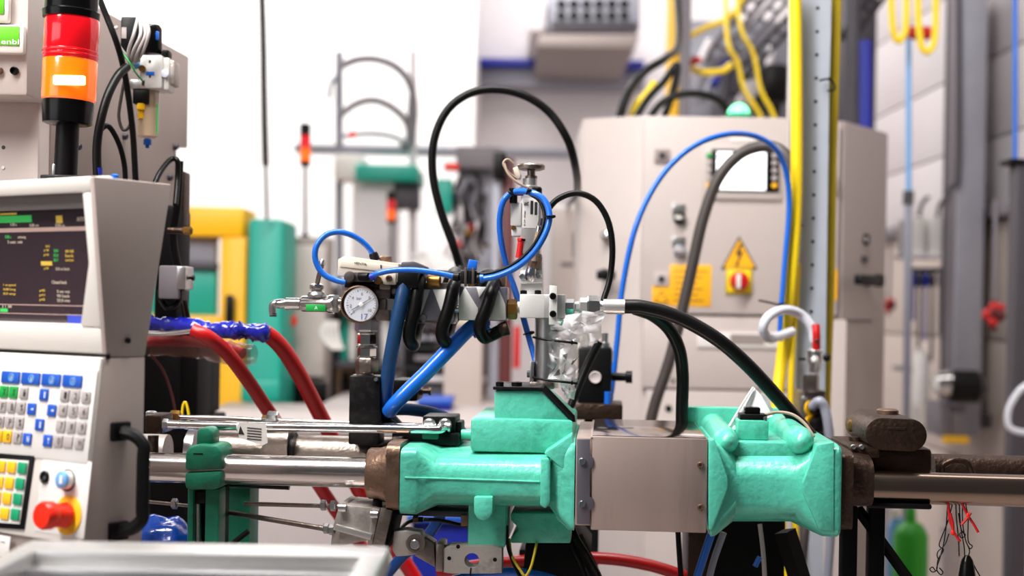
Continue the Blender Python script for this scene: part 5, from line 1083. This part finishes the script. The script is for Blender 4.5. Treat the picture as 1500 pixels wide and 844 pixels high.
t = thing('tube_collar', 'dark blue release collar on the black elbow of the beige valve', 'collar'); la(t, 'collar', 'deep_blue', (543, 406, GV - .03), (1, -.1, .2), [(0, 6), (6, 6)], 14); la(t, 'collar_lip', 'deep_blue', (548, 405, GV - .03), (1, -.1, .2), [(0, 7), (2, 7)], 14)
# black solenoid block right of it, hex fittings
t = thing('solenoid_block', 'black solenoid coil block beside the beige valve', 'solenoid')
bx(t, 'coil', 'black', 581, 396, 612, 422, GV - .02, GV + .03, .002); pr(t, 'cap', 'dark_grey', [(588, 384), (606, 383), (624, 391), (622, 397), (586, 395)], GV - .015, GV + .02, .0015)
t = thing('gauge_union', 'chrome union nuts joining the gauge block to the manifold', 'fitting')
hexn(t, 'nut', 'steel_worn', (558, 446, GV + .01), R_, 10, 15); hexn(t, 'nut', 'chrome', (568, 446, GV + .01), R_, 20, 16); la(t, 'spigot', 'zinc', (588, 446, GV + .01), R_, [(0, 9), (10, 9)], 18); bx(t, 'bracket', 'alu', 566, 418, 590, 440, GV + .01, GV + .03, .001)
# ---- aluminium manifold bars with pale triangular facets that put the highlights into the colour
MV = .10
t = thing('manifold_bar', 'left aluminium manifold bar with round screw behind the black coil', 'manifold')
bx(t, 'bar', 'alu_dark', 588, 424, 666, 472, MV, MV + .045, .002); bx(t, 'top_channel', 'steel_worn', 606, 414, 664, 425, MV + .005, MV + .04, .001)
screw(t, 620, 466, MV, 5.5, 'zinc', 'socket_screw'); bx(t, 'lower_edge', 'steel_worn', 590, 470, 664, 474, MV - .001, MV + .04, .0006)
for x0 in (602, 634): pr(t, 'highlight_facet', 'alu_white', [(x0, 424), (x0 + 28, 424), (x0 + 14, 462)], MV - .0022, MV + .001, .0006)
for x in (592, 638): la(t, 'side_nut', 'gold', (x, 486, MV + .01), R_, [(0, 7), (6, 7), (8, 4)], 6)
la(t, 'top_fitting', 'gold', (626, 412, MV), R_, [(0, 8), (4, 9), (18, 9), (20, 6)], 18); la(t, 'top_fitting', 'brown_light', (612, 412, MV - .004), R_, [(0, 7), (10, 8)], 14)
t = thing('manifold_bar', 'right aluminium manifold bar with triangular facets coloured as highlights', 'manifold')
bx(t, 'bar', 'alu_dark', 672, 420, 742, 470, MV - .005, MV + .045, .002)
pr(t, 'highlight_facet', 'alu_white', [(681, 421), (672, 438), (672, 469), (699, 469), (700, 452)], MV - .0075, MV - .004, .0006); pr(t, 'highlight_facet', 'alu_white', [(698, 421), (712, 421), (702, 436)], MV - .0075, MV - .004, .0006); pr(t, 'highlight_facet', 'alu_white', [(729, 421), (740, 446), (741, 469), (716, 469), (716, 450)], MV - .0075, MV - .004, .0006)
for x in (728, 690): screw(t, x, 416, MV + .01, 5, 'gold', 'top_screw')
la(t, 'joiner', 'zinc', (664, 452, MV + .01), R_, [(0, 6), (9, 6)], 14); bx(t, 'cap_block', 'brown_light', 722, 402, 740, 420, MV + .005, MV + .03, .002)
t = thing('green_brass_nut', 'olive tinted nut between the manifold bar and the silver block', 'nut')
hexn(t, 'nut', 'gold', (743, 453, MV + .01), R_, 15, 15); la(t, 'ring', 'white', (757, 450, MV + .01), R_, [(0, 8), (6, 8)], 16)
# ---- black spiral hose round the bars: front strands lean, rear strands return behind
sp = []
for i, (xt, yt, xb, yb) in enumerate([(616, 402, 600, 500), (668, 402, 648, 496), (723, 410, 704, 488)]):
    sp += [(xt + 2, yt, MV + .02), (xt - 3, yt + 16, MV - .014), (lerp(xt, xb, .5), lerp(yt, yb, .5), MV - .022), (xb - 1, yb - 10, MV - .02), (xb + 5, yb + 6, MV - .008)]
    if i < 2: sp += [(xb + 8, yb - 4, MV + .03), (xb + 16, yb - 30, MV + .058), (xb + 44, yt + 40, MV + .06), (xb + 62, yt + 2, MV + .05)]
sp += [(718, 492, MV + .0), (734, 484, MV + .0), (744, 480, MV + .0)]
t = thing('spiral_hose', 'black hose wound in three turns round the manifold bars', 'hose')
tb(t, 'coil', 'rubber', sp, 9.5, seg=14); la(t, 'elbow_end', 'brown_iron', (732, 484, MV), (1, 0, .3), [(0, 10), (12, 11), (14, 9)], 16)
# ---- thick blue hoses
hose('blue_hose', 'dark blue ribbed hose dropping left of the spiral hose', 'blue_hose_d', [(592, 415, MV - .02), (588, 440, MV - .026), (580, 480, MV - .026), (571, 530, MV - .02), (565, 580, MV - .01), (566, 606, MV + .01), (584, 628, MV + .04)], 10.5)
hose('blue_hose', 'bright blue hose slanting down left from under the manifold bars', 'blue', [(712, 470, MV + .03), (690, 480, MV + .015), (660, 510, MV - .005), (625, 546, MV - .02), (594, 576, MV - .03), (577, 594, MV - .03), (570, 603, MV - .02)], 11)
t = thing('blue_sleeve', 'small blue sleeve behind the end of the spiral hose', 'sleeve'); la(t, 'sleeve', 'deep_blue', (692, 488, MV + .02), (1, 0, .5), [(0, 9), (12, 9)], 14); la(t, 'sleeve_cap', 'blue', (704, 482, MV + .02), (1, 0, .5), [(0, 7), (14, 7)], 14)
t = thing('rear_cylinder', 'black cylinder with nozzle behind the slanting blue hose', 'cylinder')
bx(t, 'body', 'black', 574, 556, 612, 588, .2, .26, .004); la(t, 'nose', 'brown_iron', (612, 573, .22), R_, [(0, 6), (8, 6), (8, 4), (16, 4), (16, 6), (20, 6)], 14)
hose('black_hose', 'black hose curving under the dark blue ribbed hose', 'rubber', [(560, 560, .12), (558, 590, .12), (566, 614, .11), (584, 628, .1), (604, 634, .1)], 7)
# ---- black tube connector with blue clip
t = thing('tube_connector', 'black tube connector with bright blue clip on the thin tubes', 'connector')
c = GV - .03
la(t, 'barrel', 'black', (664, 405, c), (1, 0, -.1), [(0, 6), (8, 7), (10, 5), (26, 5), (28, 7), (38, 7)], 16); bx(t, 'clip_body', 'black', 674, 396, 698, 416, c - .007, c + .007, .002); bx(t, 'clip_rail', 'hose_grey', 680, 392, 684, 420, c - .009, c - .006, .001); bx(t, 'clip_rail', 'hose_grey', 691, 392, 695, 416, c - .009, c - .006, .001)
pr(t, 'blue_clip', 'blue', [(684, 394), (687, 380), (700, 382), (697, 396)], c - .005, c + .006, .001); la(t, 'blue_ring', 'blue', (703, 408, c), (1, 0, .05), [(0, 6), (5, 6)], 16)
KVV = .05
hose('blue_tube', 'thin blue tube curving from the black connector up round the tall valve', 'blue', [(706, 409, GV - .03), (730, 404, GV - .035), (758, 391, GV - .04), (782, 370, GV - .045), (799, 342, GV - .045), (805, 316, GV - .04), (798, 294, GV - .035), (782, 283, GV - .03), (764, 280, GV - .02), (754, 281, GV - .015)], 4.6, cat='tube')
hose('black_cable', 'thin black cable following the inner side of the curved blue tube', 'rubber', [(640, 398, GV - .02), (700, 402, GV - .026), (732, 396, GV - .03), (758, 383, GV - .034), (780, 362, GV - .036), (794, 336, GV - .036), (797, 312, GV - .03), (790, 294, GV - .024), (776, 284, GV - .015)], 2.8, cat='cable')
hose('blue_tube', 'thin blue tube descending left of the tall valve to the pipe', 'blue', [(746, 284, GV - .01), (737, 296, GV - .01), (732, 322, GV - .005), (734, 352, GV), (742, 388, GV + .01), (754, 424, GV + .02), (764, 456, GV + .03), (774, 492, GV + .035), (783, 524, GV + .03), (786, 540, GV + .02)], 4.6, cat='tube')
for i, (x, y, v, lb_) in enumerate([(772, 280, GV - .03, 'tiny black tie at the top of the curved blue tube'), (802, 318, GV - .045, 'tiny black tie with tail at the right of the curved blue tube'), (771, 488, GV + .03, 'tiny black tie on the descending blue tube')]):
    t = thing('cable_tie', lb_, 'cable tie'); dd = (1, 0, -.3) if i == 0 else ((0, 0, 1) if i == 1 else (.3, 0, -1))
    la(t, 'band', 'black', (x, y, v), dd, [(0, 5.4), (2, 5.4)], 14); la(t, 'head', 'black', (x + (5 if i else 0), y, v - .002), (1, 0, .2), [(0, 3), (4, 2.5), (7, 1.6)], 6)
# ---- tall vertical valve
VV = .10
t = thing('vertical_valve', 'tall silver valve with round hand knob rising above the manifold', 'valve')
bx(t, 'body', 'alu', 762, 282, 792, 372, VV - .01, VV + .03, .002); bx(t, 'left_block', 'alu_white', 748, 296, 764, 331, VV - .012, VV + .02, .0015); bx(t, 'left_foot', 'alu_white', 749, 330, 766, 346, VV - .01, VV + .02, .0015); la(t, 'brass_screw', 'gold', (752, 334, VV - .01), FR, [(0, 3.5), (3, 3), (3, 1.5)], 12)
q = bx(t, 'label', 'white', 765, 290, 789, 334, VV - .0106, VV - .0098, .0001)
bx(q, 'barcode', 'print_dark', 777, 294, 781, 314, VV - .0110, VV - .0105, 0); bx(q, 'barcode', 'print_dark', 783, 296, 787, 315, VV - .0110, VV - .0105, 0); word(q, 'label_mark', 'print_dark', 'R', 771, 298, VV - .0108, 7, F, rot=math.pi / 2); word(q, 'label_text', 'print_dark', 'G 1/4  10 bar', 768.5, 320, VV - .0108, 2.4, F, 22, rot=math.pi / 2)
la(t, 'neck', 'alu', (776, 284, VV + .01), UP, [(0, 15), (10, 15), (12, 11), (22, 11)], 20); la(t, 'stem', 'steel_worn', (778, 266, VV + .01), UP, [(0, 9), (8, 9), (9, 6), (20, 6)], 18)
q = la(t, 'hand_knob', 'steel_worn', (778, 250, VV + .01), UP, [(0, 14), (2, 20), (7, 20.5), (9, 19), (10, 12), (9.5, .1)], 32)
la(t, 'shoulder_bolt', 'black', (786, 284, VV), UP, [(0, 8), (8, 8), (10, 6)], 14); la(t, 'elbow', 'black', (752, 298, VV - .012), UP, [(0, 6), (16, 6), (18, 7), (22, 7)], 14); la(t, 'elbow_arm', 'black', (744, 283, VV - .012), R_, [(0, 5), (14, 6)], 14); la(t, 'elbow_ring', 'deep_blue', (758, 281, VV - .02), R_, [(0, 6), (9, 6)], 14)
pr(t, 'side_plug', 'beige_valve', [(751, 246), (758, 244), (763, 256), (762, 262), (755, 262)], VV - .01, VV + .006, .001)
la(t, 'red_cartridge', 'red', (760, 378, VV - .008), (.12, 0, 1), [(0, 5), (24, 5), (25, 6), (29, 6)], 14); la(t, 'cartridge_cap', 'black', (764, 353, VV - .008), (.12, 0, 1), [(0, 6), (3, 6)], 14)
pr(t, 'lower_plate', 'alu', [(764, 372), (794, 372), (795, 432), (762, 432)], VV + .0, VV + .03, .0015); pr(t, 'port_plate', 'alu_white', [(762, 396), (795, 396), (795, 414), (762, 416)], VV - .004, VV + .02, .001)
for x in (765, 789): screw(t, x, 405, VV - .004, 4.5, 'zinc', 'flange_screw')
la(t, 'chrome_port', 'chrome', (776, 412, VV - .006), (.1, 0, 1), [(0, 6), (6, 9), (16, 8), (22, 7)], 18); la(t, 'union', 'brown_light', (781, 392, VV - .006), (.3, 0, 1), [(0, 8), (4, 9), (18, 8)], 6)
tb(t, 'quick_coupler', 'tan_cable', [(783, 382, VV - .016), (786, 356, VV - .02), (790, 338, VV - .02)], 5); la(t, 'coupler_collar', 'chrome', (789, 340, VV - .02), (.15, 0, 1), [(0, 5), (8, 5)], 14); la(t, 'coupler_tail', 'dark_grey', (791, 330, VV - .02), (.15, 0, 1), [(0, 4), (10, 3)], 12)
hose('sensor_cable', 'tan cable looping left of the round hand knob', 'tan_cable', [(757, 262, VV - .012), (748, 256, VV - .014), (740, 246, VV - .014), (738, 238, VV - .012), (744, 234, VV - .01), (752, 240, VV - .008)], 2.2, cat='cable')
hose('sensor_cable', 'tan cable trailing from the knob plug towards the bolt', 'tan_cable', [(739, 240, VV - .02), (744, 254, VV - .024), (756, 266, VV - .026), (770, 274, VV - .026), (780, 280, VV - .022)], 2, cat='cable')
# ---- silver block with clamp plate and fittings
SVV = .06
t = thing('silver_block', 'bright silver block with clamp plate and two black screws', 'block')
bx(t, 'block', 'alu_white', 761, 431, 798, 466, SVV, SVV + .05, .002); bx(t, 'right_block', 'alu', 795, 431, 828, 466, SVV + .001, SVV + .05, .002); pr(t, 'clamp_plate', 'alu_white', [(805, 418), (816, 419), (816, 470), (822, 472), (822, 476), (804, 476)], SVV - .006, SVV + .002, .001)
for y in (434, 460): la(t, 'cap_screw', 'black', (810, y, SVV - .006), FR, [(0, 5), (4, 5), (4.4, 4), (4.4, 2.6), (2, 2.6)], 18)
for x in (767, 788): la(t, 'top_screw', 'black', (x, 431, SVV + .015), UP, [(0, 5), (5, 5), (6, 3)], 12)
bx(t, 'green_foot', 'green', 806, 470, 824, 477, SVV - .005, SVV + .02, .001)
hexn(t, 'union_nut', 'zinc', (828, 449, SVV + .02), R_, 14, 11); la(t, 'union_ring', 'alu', (842, 449, SVV + .02), R_, [(0, 7), (6, 8), (8, 13), (18, 13)], 6); hexn(t, 'hex_nut', 'chrome', (860, 449, SVV + .02), R_, 19, 16); la(t, 'hose_ferrule', 'alu', (879, 449, SVV + .02), R_, [(0, 8), (4, 8), (5, 11), (36, 11)], 24)
bx(t, 'green_tape', 'green', 829, 453, 840, 461, SVV + .01, SVV + .02, .0006); la(t, 'drip_pin', 'brown_iron', (881, 460, SVV + .02), (0, 0, -1), [(0, 3), (6, 1)], 8)
hose('black_hose', 'thick black hose curving from the silver ferrule down to the right casting', 'rubber', [(914, 449, SVV + .02), (940, 450, SVV + .02), (980, 460, SVV + .02), (1020, 478, SVV + .02), (1060, 504, SVV + .02), (1100, 540, SVV + .03), (1140, 584, SVV + .04), (1176, 626, SVV + .05), (1200, 654, SVV + .05)], 10.5)
hose('black_hose', 'black hose dropping steeply behind the steel cover', 'rubber', [(930, 452, SVV + .06), (956, 462, SVV + .08), (980, 482, SVV + .1), (995, 512, SVV + .11), (1000, 550, SVV + .12), (999, 600, SVV + .12), (999, 660, SVV + .12)], 9.5)
hose('black_hose', 'slim black hose arching from the tall valve down to the ferrule', 'rubber', [(796, 330, SVV + .05), (804, 306, SVV + .05), (820, 290, SVV + .05), (846, 283, SVV + .05), (872, 294, SVV + .05), (890, 322, SVV + .05), (897, 360, SVV + .05), (894, 405, SVV + .05), (884, 440, SVV + .04)], 4.6)
hose('grey_hose', 'dark grey hose arching high in front of the white screen', 'hose_grey', [(948, 640, 2.6), (960, 590, 2.6), (980, 530, 2.6), (998, 460, 2.6), (1014, 390, 2.6), (1030, 320, 2.6), (1052, 262, 2.6), (1084, 226, 2.6), (1120, 214, 2.58), (1146, 222, 2.56), (1160, 250, 2.55), (1162, 320, 2.55)], 8.5, WF)
hose('blue_tube', 'long thin blue tube arching high in front of the cabinet', 'blue', [(884, 640, 2.3), (896, 570, 2.3), (904, 500, 2.3), (912, 420, 2.3), (932, 330, 2.3), (966, 262, 2.32), (1010, 218, 2.34), (1058, 198, 2.36), (1100, 198, 2.4), (1132, 214, 2.42), (1150, 246, 2.44), (1156, 300, 2.45), (1150, 380, 2.45), (1144, 460, 2.45), (1142, 500, 2.45)], 4.2, WF, 'tube')
t = thing('cable_tie', 'black tie with long tail beside the blue tube and main switch', 'cable tie'); tb(t, 'tail', 'black', [(1111, 440, 2.43), (1126, 443, 2.43), (1146, 448, 2.43)], 1.5, WF); la(t, 'band', 'black', (1146, 447, 2.45), UP, [(0, 6), (3, 6)], 12, WF)
hose('black_hose', 'tall black hose arch behind the manifold', 'rubber', [(694, 446, 1.9), (684, 425, 2.05), (676, 400, 2.2), (664, 360, 2.2), (646, 310, 2.2), (634, 256, 2.2), (636, 205, 2.2), (655, 162, 2.2), (688, 137, 2.2), (728, 131, 2.2), (770, 141, 2.2), (806, 166, 2.2), (832, 206, 2.2), (843, 245, 2.25), (846, 272, 2.4), (844, 286, 2.8), (838, 294, 3.5), (832, 302, 4.62)], 5.6, WF)
# ---- galvanised pipe in clear wrap
t = thing('galvanised_pipe', 'galvanised upright pipe standing on the hopper plate', 'pipe')
la(t, 'pipe', 'zinc', (800, 568, .09), UP, [(0, 18), (104, 18)], 28); bx(t, 'flange', 'steel_worn', 776, 560, 812, 570, .06, .12, .002); bx(t, 'clamp', 'zinc', 776, 530, 782, 562, .075, .1, .001)
la(t, 'clamp_knob', 'zinc', (772, 548, .085), R_, [(0, 5), (8, 5)], 6)
t = thing('clear_wrap', 'crumpled clear plastic sheet tied round the galvanised pipe', 'plastic wrap')
def crumple(pts_l, amp, sub, seed):
    random.seed(seed); rows = []
    (a, b, c, d) = [F.p(*p) for p in pts_l]; n = sub
    for i in range(n + 1):
        r = []
        for j in range(n + 1):
            p = lerp(lerp(a, b, j / n), lerp(d, c, j / n), i / n); p = p + Vector((random.uniform(-1, 1), 1.8 * random.uniform(-1, 1), random.uniform(-1, 1))) * amp
            r.append(p)
        rows.append(r)
    mb = MB(F); V_ = [[mb.bm.verts.new(p) for p in r] for r in rows]
    for i in range(n):
        for j in range(n): mb.bm.faces.new((V_[i][j], V_[i][j + 1], V_[i + 1][j + 1], V_[i + 1][j]))
    return mb
crumple([(812, 462, .06), (884, 458, .06), (876, 505, .07), (806, 500, .06)], .005, 8, 3).build('upper_sheet', 'plastic_clear', t, 180)
crumple([(806, 498, .06), (846, 504, .06), (842, 556, .07), (806, 560, .06)], .005, 8, 4).build('lower_sheet', 'plastic_clear', t, 180)
crumple([(820, 552, .06), (844, 552, .06), (838, 585, .07), (826, 580, .07)], .004, 5, 5).build('tail_sheet', 'plastic_clear', t, 180)
random.seed(11)
for y0, y1, lb_ in ((494, 503, 'upper black tie strapping the clear wrap'), (553, 562, 'lower black tie strapping the clear wrap')):
    t = thing('strap_tie', lb_, 'cable tie'); tb(t, 'strap', 'black', [(781, y0, .075), (795, y0 + 3, .064), (820, y0 + 6, .056), (846, y1, .06)], 1.8); la(t, 'buckle', 'black', (838, y1 - 1, .058), FR, [(0, 3.5), (3, 3.5)], 4)
# ---- black valve with white cap behind
t = thing('rear_valve', 'black regulator with white round cap behind the steel cover', 'regulator')
bx(t, 'body', 'black', 846, 508, 896, 610, .42, .5, .006); la(t, 'white_cap', 'bench', (872, 553, .42), FR, [(0, 9), (3, 9), (4, 8), (3, 6)], 20); la(t, 'side_knob', 'black', (896, 552, .45), R_, [(0, 6), (20, 6), (21, 9), (30, 9)], 16); la(t, 'top_fitting', 'zinc', (886, 508, .44), UP, [(0, 8), (6, 8), (7, 5), (20, 5)], 14); la(t, 'side_fitting', 'zinc', (893, 530, .43), UP, [(0, 5), (14, 6), (18, 4)], 14); bx(t, 'base', 'brown_iron', 842, 592, 912, 616, .4, .5, .003)
tb(t, 'diagonal_strap', 'black', [(878, 500, .3), (858, 540, .3), (834, 600, .28)], 6); MB(F).boxl(U(856, .44, 600), U(880, .44, 600), .43, .48, 0, Z(612, 870, .44), .003).build('stand_post', 'dark_frame', t); la(t, 'blue_fitting', 'blue', (890, 592, .41), UP, [(0, 5), (18, 5)], 12)
# ---- cables below the castings
for i, (pts, r, m, lb_) in enumerate([
    ([(838, 770, .1), (846, 790, .08), (862, 816, .06), (880, 850, .06)], 4, 'rubber', 'black cable dropping from the corner of the steel cover'),
    ([(835, 776, .12), (838, 800, .1), (852, 830, .1), (866, 870, .1)], 3.4, 'rubber', 'thin black cable dropping beside the cover corner'),
    ([(746, 790, .02), (750, 815, .0), (764, 838, -.01), (770, 844, -.01), (778, 830, -.01), (784, 806, .0), (786, 796, .02)], 2, 'olive_hose', 'thin olive cable hanging in a loop below the green bracket'),
    ([(742, 770, .0), (744, 800, .0), (754, 830, -.0), (766, 852, .0)], 2.6, 'rubber', 'black cable along the left of the green bracket'),
    ([(993, 776, .14), (995, 810, .14), (998, 850, .14)], 4, 'rubber', 'black hose hanging below the steel cover right edge'),
    ([(1042, 782, .1), (1032, 812, .1), (1020, 850, .1)], 6, 'blue', 'bright blue tube end under the right casting left corner'),
    ([(1060, 780, .12), (1046, 820, .12), (1036, 860, .12)], 5, 'grey_tube', 'pale tube under the right casting'),
    ([(1113, 768, .12), (1118, 810, .12), (1121, 860, .12)], 3.4, 'bench', 'thin pale upright tube under the right casting'),
    ([(1113, 816, .1), (1106, 830, .1)], 4, 'blue', 'short bright blue tube tip in the dark under the right casting'),
    ([(664, 850, .05), (700, 842, .05), (750, 838, .05), (800, 846, .05), (840, 862, .05)], 7, 'blue', 'bright blue hose curving along the bottom edge')]):
    hose('hanging_cable', lb_, m, pts, r, cat='cable', group='cables below the castings')
# ---- wires with red ties hanging from the right rod
t = thing('wire_bundle', 'bunch of thin black wires hanging from the right rod', 'wire')
def wire(pts): tb(t, 'wire', 'black', pts, .9, seg=5, n=6)
HV = -.005
wire([(1396, 735, HV), (1388, 765, HV), (1378, 790, HV), (1376, 800, HV), (1382, 806, HV), (1374, 820, HV), (1372, 835, HV), (1366, 838, HV), (1362, 834, HV), (1366, 831, HV), (1370, 836, HV)])
wire([(1388, 738, HV), (1386, 770, HV), (1382, 798, HV), (1376, 820, HV), (1372, 834, HV), (1378, 842, HV), (1381, 838, HV), (1376, 832, HV)])
wire([(1390, 782, HV), (1384, 798, HV), (1374, 808, HV), (1373, 816, HV), (1376, 820, HV)])
for k, pts in enumerate([[(1400, 736, HV), (1401, 760, HV), (1404, 790, HV), (1405, 815, HV)], [(1405, 736, HV), (1407, 770, HV), (1412, 800, HV), (1413, 815, HV)], [(1410, 736, HV), (1410, 765, HV), (1414, 790, HV), (1420, 806, HV), (1418, 816, HV)], [(1414, 736, HV), (1418, 760, HV), (1418, 792, HV), (1424, 800, HV), (1421, 804, HV), (1417, 798, HV)], [(1404, 752, HV), (1408, 776, HV), (1414, 784, HV), (1408, 788, HV), (1406, 782, HV), (1412, 778, HV)], [(1424, 822, HV), (1430, 835, HV), (1438, 848, HV)], [(1424, 826, HV), (1428, 842, HV), (1434, 856, HV)]]): wire(pts)
q = la(t, 'ferrite_bulb', 'black_gloss', (1416, 868, HV), UP, [(0, 14), (20, 13), (40, 10), (48, 8), (54, 4)], 20)
for k, (segs, lb_) in enumerate([([[(1389, 736, HV - .004), (1391, 760, HV - .004), (1396, 776, HV - .004)], [(1392, 752, HV - .005), (1396, 770, HV - .005), (1395, 784, HV - .005)], [(1397, 780, HV - .005), (1404, 790, HV - .005), (1407, 793, HV - .005)]], 'red cable tie hanging on the left of the wires'), ([[(1409, 738, HV - .004), (1414, 748, HV - .004), (1418, 756, HV - .004), (1426, 768, HV - .004), (1433, 780, HV - .004)], [(1422, 751, HV - .006), (1416, 760, HV - .006), (1408, 769, HV - .006)]], 'red cable tie crossing like a star on the right of the wires')]):
    t = thing('red_cable_tie', lb_, 'cable tie')
    for s_g in segs: tb(t, 'strap', 'red', s_g, 2.2, seg=6, n=5)
    MB(F).ball((1396, 780, HV - .005) if k == 0 else (1418, 756, HV - .006), 4, (.8, .6, 1.2)).build('lock_head', 'estop_red', t)
settle()
